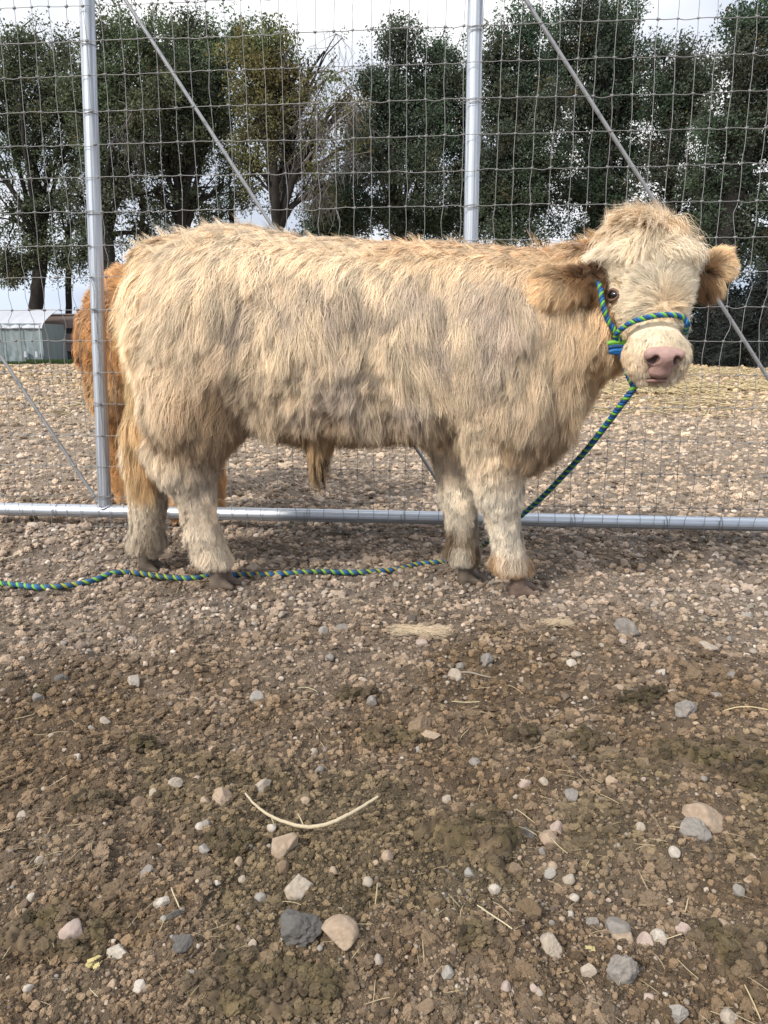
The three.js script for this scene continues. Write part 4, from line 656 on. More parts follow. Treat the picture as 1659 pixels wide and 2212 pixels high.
// naive surface nets
function skin(f, lo, hi, h, color) {
  const nx = Math.ceil((hi.x - lo.x) / h), ny = Math.ceil((hi.y - lo.y) / h), nz = Math.ceil((hi.z - lo.z) / h), val = new Float32Array((nx + 1) * (ny + 1) * (nz + 1)), at = (i, j, k) => (k * (ny + 1) + j) * (nx + 1) + i;
  for (let k = 0; k <= nz; k++) for (let j = 0; j <= ny; j++) for (let i = 0; i <= nx; i++) {
    const m = at(i, j, k);
    if (i && val[m - 1] > h * 6) { val[m] = val[m - 1] - h; if (val[m] > h * 5) continue; }
    val[m] = f(lo.x + i * h, lo.y + j * h, lo.z + k * h);
  }
  const cell = new Int32Array(nx * ny * nz).fill(-1), pos = [], nor = [], col = [], idx = [], p = new THREE.Vector3(), nn = new THREE.Vector3();
  for (let k = 0; k < nz; k++) for (let j = 0; j < ny; j++) for (let i = 0; i < nx; i++) {
    const c = []; let m = 0; for (let q = 0; q < 8; q++) { const v = val[at(i + (q & 1), j + (q >> 1 & 1), k + (q >> 2))]; c.push(v); if (v < 0) m |= 1 << q; }
    if (m === 0 || m === 255) continue;
    let sx = 0, sy = 0, sz = 0, n = 0;
    for (let e = 0; e < 12; e++) { const ax = e >> 2, u = e & 3, A = ax === 0 ? u << 1 : ax === 1 ? (u & 1) | (u >> 1) << 2 : u, B = A | 1 << ax; if ((c[A] < 0) === (c[B] < 0)) continue; const t = c[A] / (c[A] - c[B]); sx += (A & 1) + (ax === 0 ? t : 0); sy += (A >> 1 & 1) + (ax === 1 ? t : 0); sz += (A >> 2) + (ax === 2 ? t : 0); n++; }
    cell[(k * ny + j) * nx + i] = pos.length / 3; p.set(lo.x + (i + sx / n) * h, lo.y + (j + sy / n) * h, lo.z + (k + sz / n) * h);
    pos.push(p.x, p.y, p.z); f.normal(p, nn); nor.push(nn.x, nn.y, nn.z); if (color) col.push(...color(p, nn));
  }
  const C2 = (i, j, k) => cell[(k * ny + j) * nx + i];
  for (let k = 1; k < nz; k++) for (let j = 1; j < ny; j++) for (let i = 1; i < nx; i++) {
    const s = val[at(i, j, k)] < 0;
    const quad = (a, b, c, d, flip) => { if (a < 0 || b < 0 || c < 0 || d < 0) return; flip ? idx.push(a, c, b, a, d, c) : idx.push(a, b, c, a, c, d); };
    if (s !== val[at(i + 1, j, k)] < 0) quad(C2(i, j - 1, k - 1), C2(i, j, k - 1), C2(i, j, k), C2(i, j - 1, k), !s);
    if (s !== val[at(i, j + 1, k)] < 0) quad(C2(i - 1, j, k - 1), C2(i - 1, j, k), C2(i, j, k), C2(i, j, k - 1), !s);
    if (s !== val[at(i, j, k + 1)] < 0) quad(C2(i - 1, j - 1, k), C2(i, j - 1, k), C2(i, j, k), C2(i - 1, j, k), !s);
  }
  return geo(pos, idx, nor, col);
}
// a lock of hair: root at the origin, growing along +y, lifted along +z, one unit long and about one unit wide at the root
function lock(seed, strands, wave, segs, conv, w0) {
  const r = rng(seed), pos = [], idx = [], col = [], nor = [];
  const ph0 = r() * 6.28, fq = 1.1 + r() * 0.7;
  for (let s = 0; s < strands; s++) {
    const x0 = r() - 0.5, y0 = (r() - 0.5) * 0.22, len = 0.45 + 0.65 * Math.sqrt(r()), ph = ph0 + (r() - 0.5) * 0.9, z0 = (r() - 0.5) * 0.5, wv = wave * (0.6 + 0.8 * r()), side = (r() - 0.5) * 0.12, tone = 0.74 + 0.48 * r(), lift = 0.7 + 0.6 * r();
    const b = pos.length / 3;
    for (let i = 0; i <= segs; i++) {
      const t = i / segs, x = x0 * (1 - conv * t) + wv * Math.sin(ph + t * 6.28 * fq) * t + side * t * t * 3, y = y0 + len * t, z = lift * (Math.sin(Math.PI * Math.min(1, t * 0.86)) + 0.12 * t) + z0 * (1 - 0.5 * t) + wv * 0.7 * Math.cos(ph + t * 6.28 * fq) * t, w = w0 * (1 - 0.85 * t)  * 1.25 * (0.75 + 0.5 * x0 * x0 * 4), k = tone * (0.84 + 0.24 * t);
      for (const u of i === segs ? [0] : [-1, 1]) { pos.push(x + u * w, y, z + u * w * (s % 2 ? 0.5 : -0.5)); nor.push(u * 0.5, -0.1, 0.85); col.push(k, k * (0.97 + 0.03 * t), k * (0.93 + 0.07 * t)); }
      if (i < segs) { const q = b + i * 2; i === segs - 1 ? idx.push(q, q + 1, q + 2) : idx.push(q, q + 1, q + 2, q + 1, q + 3, q + 2); }
    }
  }
  return geo(pos, idx, nor, col);
}
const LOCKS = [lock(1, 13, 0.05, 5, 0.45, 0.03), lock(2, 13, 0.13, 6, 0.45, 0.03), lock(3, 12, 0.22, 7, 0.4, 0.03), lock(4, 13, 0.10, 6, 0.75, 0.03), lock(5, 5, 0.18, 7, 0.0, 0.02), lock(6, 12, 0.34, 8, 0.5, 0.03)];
const hairMat = new THREE.MeshPhysicalMaterial({ vertexColors: true, roughness: 0.75, specularIntensity: 0.5, transmission: 0.22, thickness: 0, side: THREE.DoubleSide });
// grow locks over a skin mesh. style(p, n, tag) -> null | { dir: Vector3, len, width, lift, curl 0..1, c: [r,g,b], clump }
function grow(g, f, style, density, seed, parent, origin, seen) {
  const P = g.attributes.position, N = g.attributes.normal, I = g.index.array, r = rng(seed), lists = LOCKS.map(() => []), a = new THREE.Vector3(), b = new THREE.Vector3(), c = new THREE.Vector3(), p = new THREE.Vector3(), n = new THREE.Vector3(), cr = new THREE.Vector3(), X = new THREE.Vector3(), Z = new THREE.Vector3(), o = {}, q = new THREE.Vector3();
  for (let i = 0; i < I.length; i += 3) {
    a.fromBufferAttribute(P, I[i]); b.fromBufferAttribute(P, I[i + 1]); c.fromBufferAttribute(P, I[i + 2]);
    const area = cr.crossVectors(b.clone().sub(a), c.clone().sub(a)).length() / 2;
    n.fromBufferAttribute(N, I[i]); q.set(0, EYE, 0).sub(a).normalize();
    const vis = n.dot(q), want = area * density * (vis < -0.35 ? seen : 1); let cnt = Math.floor(want) + (r() < want % 1 ? 1 : 0);
    if (!cnt) continue;
    for (; cnt > 0; cnt--) {
      let u = r(), v = r(); if (u + v > 1) { u = 1 - u; v = 1 - v; }
      p.copy(a).addScaledVector(b.clone().sub(a), u).addScaledVector(c.clone().sub(a), v); f.normal(p, n); f(p.x, p.y, p.z, o);
      const s = style(p, n, o.tag, r); if (!s || r() > (s.keep ?? 1)) continue;
      s.dir.normalize(); const d = s.dir.add(X.set(r() - 0.5, (r() - 0.5) * 0.5, r() - 0.5).multiplyScalar(0.36)).normalize();
      if (s.clump && r() < 0.84) {                                                     // lean towards the tip shared by the neighbourhood
        const h = s.clump, gx = Math.floor(p.x / h), gy = Math.floor(p.y / (h * 1.8)), gz = Math.floor(p.z / h), rr = rng(gx * 7349 + gy * 911 + gz * 5077 + 13), cx = (gx + 0.2 + 0.6 * rr()) * h, cz = (gz + 0.2 + 0.6 * rr()) * h, k = 0.52 / s.len;
        d.x += (cx - p.x) * k; d.z += (cz - p.z) * k; const bend = rr() - 0.5; d.x += bend * 0.14; s.len *= 0.86 + 0.3 * rr(); s.lift *= 0.6 + 1.0 * rr(); const tone = o.tag === 5 || o.tag === 6 ? 0.9 + 0.18 * rr() : 0.74 + 0.42 * rr(); s.c = s.c.map((e) => e * tone); d.normalize();
      }
      const dn = d.dot(n); if (dn < 0.02) d.addScaledVector(n, 0.02 - dn).normalize();
      Z.copy(n).addScaledVector(d, -n.dot(d)); if (Z.lengthSq() < 0.02) Z.set(0.3, 0.2, 1).addScaledVector(d, -d.z - 0.3 * d.x - 0.2 * d.y); Z.normalize(); X.crossVectors(d, Z);
      const L = s.len * (0.7 + 0.5 * r()), W = s.width * 2.3 * (0.7 + 0.6 * r()), H = s.lift * L * (0.7 + 0.6 * r()), k = r() < (o.tag === 5 || o.tag === 6 ? 0.02 : 0.09) ? 0.6 : 0.85 + 0.32 * r(), kind = r() < 0.05 ? 4 : s.curl > 0.75 && r() < 0.7 ? 5 : clamp(Math.floor(s.curl * 3 + r() * 1.2), 0, 3);
      const m = new THREE.Matrix4().makeBasis(X.clone().multiplyScalar(r() < 0.5 ? W : -W), d.clone().multiplyScalar(L), Z.clone().multiplyScalar(H)); m.setPosition(p.x - n.x * 0.004 - origin.x, p.y - n.y * 0.004 - origin.y, p.z - n.z * 0.004 - origin.z);
      lists[kind].push({ m, c: [s.c[0] * k, s.c[1] * k, s.c[2] * k] });
    }
  }
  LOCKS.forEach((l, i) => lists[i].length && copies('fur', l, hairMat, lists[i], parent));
  return lists.reduce((s, l) => s + l.length, 0);
}
// cloven hoof: two claws and dewclaw stubs, as one mesh; toe points along dir
function hoof(at, dir, size, color, parent, origin) {
  const side = new THREE.Vector3(-dir.z, 0, dir.x), prims = [];
  for (const s of [-1, 1]) {
    const c = at.clone().addScaledVector(side, s * size * 0.30), t = c.clone().addScaledVector(dir, size * 0.72).addScaledVector(side, s * size * 0.06);
    prims.push(prim(c.clone().setY(at.y + size * 1.15), c.clone().setY(at.y + size * 0.15), size * 0.30, size * 0.36, 0, 0.01), prim(c.clone().setY(at.y + size * 0.3), t.setY(at.y + size * 0.12), size * 0.34, size * 0.12, 0, 0.01));
    const h = at.clone().addScaledVector(side, s * size * 0.34).addScaledVector(dir, -size * 0.55); prims.push(prim(h.clone().setY(at.y + size * 1.25), h.clone().addScaledVector(dir, -size * 0.08).setY(at.y + size * 1.0), size * 0.17, size * 0.1, 0, 0.01));
  }
  const f0 = field(prims), f = (x, y, z, o) => Math.max(f0(x, y, z, o), at.y - 0.012 - y); f.normal = (p, v) => { const e = 0.003, { x, y, z } = p; return v.set(f(x + e, y, z) - f(x - e, y, z), f(x, y + e, z) - f(x, y - e, z), f(x, y, z + e) - f(x, y, z - e)).normalize(); };
  const R = size * 1.5, g = skin(f, new THREE.Vector3(at.x - R, at.y - 0.03, at.z - R), new THREE.Vector3(at.x + R, at.y + size * 1.7, at.z + R), 0.0055, (p) => { const k = 0.8 + 0.35 * noise(p.x * 50, p.y * 160, p.z * 50) + 0.25 * noise(p.x * 25, p.y * 25, p.z * 25); return [color[0] * k, color[1] * k, color[2] * k]; });
  part('hoof', shift(g, origin), std({ vertexColors: true, roughness: 0.75 }), parent);
}

// ---- the cream calf
const A = (x, y, f) => V(x, y, f), mid = (x) => 2.70 - 0.104 * (x + 0.766);
const trunkFlat = (s) => [new THREE.Vector3(0.1, 0, 1).normalize(), V(0, 0.9, mid(0)), s];
const hl = new THREE.Vector3(0.975, -0.03, -0.06).normalize();           // across the head
const eyeAt = new THREE.Vector3(), headC = V(0.805, 1.06, 2.34);
const earL = [D(1260, 604, 2.34), D(1176, 584, 2.235)], earR = [D(1506, 594, 2.40), D(1578, 556, 2.37)];
const creamPrims = [
  // trunk
  prim(A(-0.655, 0.985, mid(-0.66)), A(-0.5, 0.985, mid(-0.5)), 0.21, 0.25, 1, 0.12, trunkFlat(1.16)),
  prim(A(-0.5, 0.985, mid(-0.5)), A(-0.15, 0.925, mid(-0.15)), 0.25, 0.268, 1, 0.14, trunkFlat(1.12)),
  prim(A(-0.15, 0.925, mid(-0.15)), A(0.18, 0.922, mid(0.18)), 0.262, 0.252, 1, 0.14, trunkFlat(1.1)),
  prim(A(0.18, 0.922, mid(0.18)), A(0.43, 0.895, mid(0.43)), 0.252, 0.24, 1, 0.14, trunkFlat(1.15)),
  prim(A(0.44, 0.83, mid(0.44)), A(0.53, 0.715, mid(0.5) - 0.02), 0.19, 0.14, 2, 0.1),
  prim(A(0.40, 0.66, 2.58), A(0.50, 0.60, 2.52), 0.11, 0.085, 2, 0.1),
  prim(A(-0.35, 0.69, 2.62), A(0.15, 0.71, 2.6), 0.075, 0.075, 1, 0.12),
  prim(D(690, 905, 2.58), D(688, 958, 2.58), 0.045, 0.018, 9, 0.06),
  prim(D(688, 945, 2.58), D(684, 1010, 2.58), 0.016, 0.006, 9, 0.06),
  prim(A(-0.745, 1.11, 2.70), A(-0.60, 1.13, 2.69), 0.11, 0.11, 1, 0.08),
  // neck
  prim(A(0.42, 0.99, 2.58), A(0.66, 1.04, 2.53), 0.18, 0.12, 2, 0.12),
  prim(A(0.50, 0.88, 2.53), A(0.70, 0.96, 2.44), 0.19, 0.12, 2, 0.1),
  prim(A(0.66, 1.05, 2.53), A(0.79, 1.09, 2.43), 0.125, 0.105, 2, 0.08),
  // head
  prim(A(0.765, 1.145, 2.40), A(0.826, 1.135, 2.40), 0.074, 0.074, 5, 0.06),
  prim(A(0.75, 1.06, 2.36), A(0.838, 1.057, 2.36), 0.076, 0.074, 5, 0.06),
  prim(A(0.798, 1.12, 2.36), A(0.80, 0.90, 2.22), 0.094, 0.058, 5, 0.06),
  prim(A(0.79, 0.97, 2.33), A(0.80, 0.88, 2.22), 0.078, 0.052, 5, 0.06),
  prim(A(0.796, 1.14, 2.385), A(0.796, 1.02, 2.29), 0.085, 0.085, 5, 0.06),
  prim(D(1388, 768, 2.18), D(1452, 768, 2.17), 0.049, 0.047, 6, 0.05),
  prim(D(1396, 798, 2.195), D(1440, 800, 2.172), 0.030, 0.028, 6, 0.03),
  // ears
  prim(earL[0].clone().lerp(headC, 0.25), earL[1].clone().lerp(earL[0], 0.22), 0.034, 0.046, 7, 0.03, [new THREE.Vector3(-0.15, 0.3, 0.95).normalize(), earL[0], 3.0]),
  prim(earR[0].clone().lerp(headC, 0.25), earR[1].clone().lerp(earR[0], 0.22), 0.034, 0.044, 8, 0.03, [new THREE.Vector3(0.15, 0.3, 0.95).normalize(), earR[0], 3.0]),
  // near hind leg
  prim(A(-0.64, 0.93, 2.60), A(-0.635, 0.72, 2.555), 0.195, 0.14, 3, 0.1),
  prim(A(-0.635, 0.72, 2.555), D(405, 985, 2.57), 0.135, 0.078, 3, 0.07),
  prim(D(352, 962, 2.585), D(400, 1000, 2.58), 0.05, 0.065, 3, 0.05),
  prim(D(408, 985, 2.57), D(440, 1150, 2.585), 0.07, 0.046, 3, 0.04),
  prim(D(440, 1150, 2.585), D(468, 1204, 2.585), 0.052, 0.044, 3, 0.03),
  // far hind leg
  prim(A(-0.74, 0.93, 2.80), A(-0.74, 0.68, 2.82), 0.19, 0.14, 3, 0.1),
  prim(A(-0.74, 0.68, 2.82), D(325, 975, 2.81), 0.13, 0.08, 3, 0.07),
  prim(D(322, 975, 2.81), D(318, 1150, 2.81), 0.07, 0.055, 3, 0.04),
  prim(D(318, 1150, 2.81), D(324, 1190, 2.80), 0.052, 0.042, 3, 0.03),
  // near fore leg
  prim(A(0.36, 0.88, 2.45), A(0.42, 0.66, 2.45), 0.155, 0.115, 1, 0.1),
  prim(D(1062, 860, 2.45), D(1080, 1060, 2.485), 0.11, 0.062, 4, 0.06),
  prim(D(1080, 1060, 2.485), D(1100, 1195, 2.50), 0.058, 0.040, 4, 0.04),
  prim(D(1100, 1195, 2.50), D(1116, 1222, 2.505), 0.044, 0.042, 4, 0.03),
  // far fore leg
  prim(A(0.30, 0.84, 2.70), D(992, 880, 2.68), 0.15, 0.1, 4, 0.1),
  prim(D(992, 880, 2.68), D(993, 1065, 2.66), 0.095, 0.057, 4, 0.06),
  prim(D(993, 1065, 2.66), D(1000, 1180, 2.64), 0.056, 0.046, 4, 0.04),
  prim(D(1000, 1180, 2.64), D(1008, 1206, 2.64), 0.046, 0.041, 4, 0.03),
  // tail
  prim(A(-0.81, 1.12, 2.70), D(300, 700, 2.68), 0.045, 0.032, 10, 0.05),
  prim(D(300, 700, 2.68), D(302, 900, 2.62), 0.034, 0.026, 10, 0.03),
  prim(D(302, 900, 2.62), D(308, 1010, 2.62), 0.026, 0.018, 10, 0.02),
];
const creamF = field(creamPrims);
const hit = (dx, dy, off = 0) => {                                       // where a sight line first meets the skin, moved out by off
  const r = ray(dx, dy), d = new THREE.Vector3(r[0], r[1], -r[2]).normalize(), p = new THREE.Vector3(0, EYE, 0).addScaledVector(d, 1.7);
  for (let i = 0; i < 200; i++) { const s = creamF(p.x, p.y, p.z); if (s < 0.0006 || s > 3) break; p.addScaledVector(d, s * 0.7); }
  if (-p.z > 2.32 || creamF(p.x, p.y, p.z) > 0.01) return D(dx, dy, 2.255).addScaledVector(hl, off * 0.4);
  const n = creamF.normal(p, new THREE.Vector3()); return p.addScaledVector(n, off);
};
eyeAt.copy(hit(1327, 638, 0.007));
const noseC = D(1433, 783, 2.118);
// the halter's path, used by the fur to lie flat under it
const HO = 0.030;
const cheekL = [[1287, 618], [1292, 655], [1303, 692], [1319, 718], [1328, 738]].map(([x, y], i) => hit(x, y, HO + i * 0.003)), band = [[1330, 737], [1350, 722], [1375, 706], [1400, 697], [1424, 692], [1445, 693], [1457, 699], [1466, 713]].map(([x, y]) => hit(x, y, HO));
const cheekR = [[1480, 640], [1478, 662], [1473, 690], [1466, 715]].map(([x, y]) => D(x, y, 2.285));
const ropePts = [...curve(cheekL, 20), ...curve(band, 30)];
const creamC = [0.90, 0.755, 0.56], whiteC = [0.94, 0.875, 0.76], orangeC = [0.82, 0.575, 0.32], taupeC = [0.58, 0.485, 0.40], mudC = [0.20, 0.145, 0.09], brownC = [0.44, 0.31, 0.19], yellowC = [0.84, 0.66, 0.38];
function coat(p, n, tg) {
  const x = p.x, y = p.y, f = -p.z, n1 = fbm(x * 4, y * 4, p.z * 4, 3), n2 = fbm(x * 11, y * 8, p.z * 11 + 5, 2);
  let c = creamC;
  if (tg === 1 || tg === 2 || tg === 3) {
    c = mixc(c, taupeC, clamp((0.36 + 0.7 * n1 + 1.5 * n2) * smooth(-0.62, -0.35, x) * (1 - smooth(0.3, 0.55, x)) * smooth(0.62, 0.75, y) * (1 - smooth(1.02, 1.14, y))));
    c = mixc(c, orangeC, clamp((0.45 + 0.6 * n1) * smooth(1.06, 1.2, y) * smooth(-0.25, 0.2, x) * smooth(0.1, 0.6, n.y)));
    c = mixc(c, orangeC, 0.35 * smooth(0.45, 0.68, x) + 0.3 * clamp(n1) * smooth(0.3, 0.5, x));
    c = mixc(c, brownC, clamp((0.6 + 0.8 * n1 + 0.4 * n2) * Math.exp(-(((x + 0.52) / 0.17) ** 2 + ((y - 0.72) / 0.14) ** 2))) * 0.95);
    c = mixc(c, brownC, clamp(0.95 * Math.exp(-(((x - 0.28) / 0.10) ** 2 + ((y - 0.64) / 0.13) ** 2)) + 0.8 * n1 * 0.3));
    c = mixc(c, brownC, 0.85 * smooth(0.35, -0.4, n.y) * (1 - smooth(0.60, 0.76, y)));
    c = mixc(c, yellowC, 0.55 * (1 - smooth(-0.86, -0.72, x)) * smooth(0.7, 0.95, y));
  }
  if (tg === 3) { c = mixc(c, whiteC, 0.5 * (1 - smooth(0.4, 0.62, y))); c = mixc(c, mudC, clamp((1 - smooth(0.07, f > 2.7 ? 0.30 : 0.17, y)) * (f > 2.7 ? 0.8 : 0.55) * (0.75 + n2))); }
  if (tg === 4) {
    c = mixc(creamC, whiteC, 0.8 * (1 - smooth(0.35, 0.6, y)));
    c = f > 2.58 ? mixc(c, mudC, clamp((1 - smooth(0.12, 0.36, y)) * (0.75 + n2 * 1.2))) : mixc(c, [0.46, 0.27, 0.11], clamp((1 - smooth(0.1, 0.22, y)) * (0.9 + n2)));
    c = mixc(c, mudC, clamp(1 - smooth(0.06, 0.12, y)) * 0.7); c = mixc(c, brownC, 0.4 * smooth(0.55, 0.68, y) * (f > 2.58 ? 1 : 0));
  }
  if (tg === 5 || tg === 6) { c = mixc([0.93, 0.83, 0.66], orangeC, 0.4 * smooth(1.16, 1.25, y) + 0.5 * Math.exp(-(((x - 0.815) / 0.03) ** 2 + ((y - 0.985) / 0.035) ** 2))); c = mixc(c, orangeC, 0.45 * (1 - smooth(0.68, 0.76, x)) * (1 - smooth(0.95, 1.05, y))); c = mixc(c, [0.50, 0.33, 0.2], 0.5 * Math.exp(-p.distanceToSquared(noseC) / 0.004)); }
  if (tg === 7 || tg === 8) { const e = tg === 7 ? earL : earR, t = clamp(p.clone().sub(e[0]).dot(e[1].clone().sub(e[0])) / e[0].distanceToSquared(e[1]), -0.5, 1.2); c = mixc([0.30, 0.17, 0.08], [0.92, 0.69, 0.43], smooth(0.18, 0.66, t * 0.7 + Math.abs(p.y - lerp(e[0].y, e[1].y, clamp(t))) / 0.06 * 0.45)); }
  if (tg === 9) c = mixc(brownC, orangeC, 0.4);
  if (tg === 10) c = mixc(yellowC, orangeC, smooth(0.85, 0.6, y) * 0.8);
  const k = 1 + 0.14 * n1 + 0.1 * n2; return [c[0] * k, c[1] * k, c[2] * k];
}
const whorl = V(0.812, 0.99, 2.17);
function creamStyle(p, n, tg, r) {
  const dE = p.distanceTo(eyeAt); if (dE < 0.026) return null;
  if (p.y < 0.07) return null;
  const f = -p.z, jx = noise(p.x * 9, p.y * 6, p.z * 9), jy = noise(p.x * 9 + 40, p.y * 6, p.z * 9), back = smooth(0.05, -0.55, p.x);
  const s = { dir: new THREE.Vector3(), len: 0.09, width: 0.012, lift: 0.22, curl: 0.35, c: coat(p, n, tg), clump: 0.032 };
  const side = n.clone().setY(0);
  if (tg === 1 || tg === 2 || (tg === 3 && p.y > 0.66)) {
    const top = smooth(0.45, 0.95, n.y);
    s.dir.set(-0.38 * back + 0.40 * jx + 0.35 * noise(p.x * 3.1, p.y * 2.6, 6) + (tg === 2 ? -0.12 : 0), -1, 0.18 * jy).addScaledVector(side, 0.10);
    if (top > 0.4) s.clump = 0.02;
    s.dir.lerp(new THREE.Vector3(-0.85 + 0.4 * jx, -0.10 + 0.12 * r(), 0.7 * Math.sign(n.z || 1) * (1 - top * 0.4)), top);
    s.len = lerp(0.112, 0.056, top) * (0.9 + 0.4 * jx); s.lift = lerp(0.12, 0.10, top); s.curl = 0.36 + 0.35 * smooth(0.25, -0.4, p.x) + 0.25 * jy + 0.25 * smooth(0.75, 0.6, p.y); s.width = 0.014;
    if (top > 0.4 && r() < 0.010) { s.dir.set(-0.5 + jx * 0.5, 0.4, (r() - 0.5) * 0.6); s.len *= 1.05; }
    if (p.y < 0.66 && n.y < -0.1) { s.dir.set(0.2 * jx - 0.1, -1, 0.2 * jy); s.len = 0.075; s.lift = 0.16; s.curl = 0.7; }
    if (p.x < -0.80) { s.dir.x -= 0.05; s.len = 0.075; }
    if (p.x > 0.60) { s.len = 0.08; }
  } else if (tg === 3 || tg === 4) {
    s.dir.set(-0.12 + 0.22 * jx, -1, 0.2 * jy).addScaledVector(n, 0.16); s.len = lerp(0.034, 0.07, smooth(0.3, 0.6, p.y)) * (tg === 3 ? 1.15 : 1); s.lift = 0.15; s.width = 0.012; s.curl = tg === 3 ? 0.5 : 0.25; s.clump = 0.025;
    if (p.y < 0.16) { s.len = Math.min(0.06, Math.max(0.02, (p.y - 0.05) * 0.6)); s.dir.addScaledVector(n, 0.12); s.lift = 0.14; }
  } else if (tg === 5 || tg === 6) {
    const away = p.clone().sub(whorl).addScaledVector(n, -p.clone().sub(whorl).dot(n)); const dw = away.length(); away.normalize();
    const poll = smooth(1.09, 1.22, p.y), muz = tg === 6 ? 1 : smooth(0.95, 0.90, p.y);
    s.dir.copy(away).multiplyScalar(1 - 0.5 * muz); s.dir.y -= 0.25 + 0.5 * muz; s.dir.x += Math.sign(p.x - 0.805) * 0.35 * smooth(0.98, 1.05, p.y); s.dir.addScaledVector(new THREE.Vector3(jx, jy * 0.5, 0), 0.45).addScaledVector(n, 0.12);
    s.len = lerp(0.055, 0.026, muz); s.width = 0.009; s.lift = 0.2; s.curl = 0.4; s.clump = 0.022;
    if (poll > 0) { const sx = 0.8 * clamp((p.x - 0.79 + 0.09 * jx) / 0.06, -1, 1), j3 = noise(p.x * 26, p.y * 26, p.z * 26); s.dir.lerp(new THREE.Vector3(sx * 0.22 + jx * 0.75 + j3 * 0.5, -0.75 + 0.8 * smooth(1.18, 1.24, p.y) + 0.5 * jy, 0.35 + 0.5 * j3 + 0.3 * jx), poll); s.len = lerp(s.len, n.z > 0.2 ? 0.10 : 0.07, poll); s.curl = 0.7; s.width = 0.010; s.lift = 0.2; s.clump = 0.02; if (p.y > 1.2 && r() < 0.25) { s.dir.set(jx * 0.9 - 0.15, 0.8, jy * 0.5); s.len = 0.07; } }
    if (p.z < -2.37 && n.z < 0.1) { s.len = 0.07; s.dir.set(-0.1 + jx * 0.2, -1, 0); }
    if (p.y < 0.86 && n.y < -0.3) s.dir.set(jx * 0.3, -1, 0.1);
    const dN = p.distanceTo(noseC); if (dN < 0.062) { s.len *= smooth(0.03, 0.062, dN) * 0.8 + 0.2; s.keep = smooth(0.028, 0.046, dN); s.clump = 0; s.width = 0.006; }
    if (dE < 0.05) { s.len = 0.012 + 0.35 * (dE - 0.022); s.c = mixc(s.c, whiteC, 0.7); s.clump = 0; s.width = 0.006; s.lift = 0.18; s.dir.copy(p).sub(eyeAt).addScaledVector(n, 0.1).setY(s.dir.y - 0.01); }
    if (dE < 0.11) s.len = Math.min(s.len, 0.010 + (dE - 0.026) * 0.5); let dR = 1; for (const q of ropePts) { const e = p.distanceToSquared(q); if (e < dR) dR = e; } dR = Math.sqrt(dR); if (dR < 0.055) { s.len *= 0.3 + 0.7 * smooth(0.03, 0.055, dR); s.lift *= 0.45 + 0.55 * smooth(0.022, 0.045, dR); }
  } else if (tg === 7 || tg === 8) {
    const e = tg === 7 ? earL : earR, ax = e[1].clone().sub(e[0]).normalize(), rel = p.clone().sub(e[0]), t = rel.dot(ax) / e[0].distanceTo(e[1]), perp = rel.clone().addScaledVector(ax, -rel.dot(ax));
    s.dir.copy(ax).multiplyScalar(0.75).addScaledVector(perp.normalize(), 0.55).add(new THREE.Vector3(jx * 0.3, -0.35 - 0.5 * smooth(0, -0.04, p.y - e[0].y), 0.1)); s.len = 0.038 + 0.022 * smooth(0, -0.04, p.y - e[0].y); s.width = 0.009; s.lift = 0.18; s.curl = 0.3; s.clump = 0.025;
    if (tg === 8 && p.y < e[0].y + 0.01 && t < 0.5) { s.len = 0.07; s.dir.set(0.25 + jx * 0.5, -1, 0.1); }
  } else if (tg === 9) { s.dir.set(0.1 * jx, -1, 0.1 * jy); s.len = p.y < 0.5 ? 0.10 : 0.07; s.width = 0.007; s.lift = 0.12; s.curl = 0.5; s.c = r() < 0.35 && p.y < 0.53 ? [0.05, 0.035, 0.025] : s.c; s.clump = 0.03; }
  else if (tg === 10) { s.dir.set(-0.12 + jx * 0.25 + 0.1 * (r() - 0.5), -1, 0.1 * jy); s.len = p.y < 0.7 ? 0.13 : 0.07; s.width = 0.012; s.lift = 0.14; s.curl = 0.45; s.clump = 0.03; }
  return s;
}
const PINK = [0.44, 0.275, 0.24];
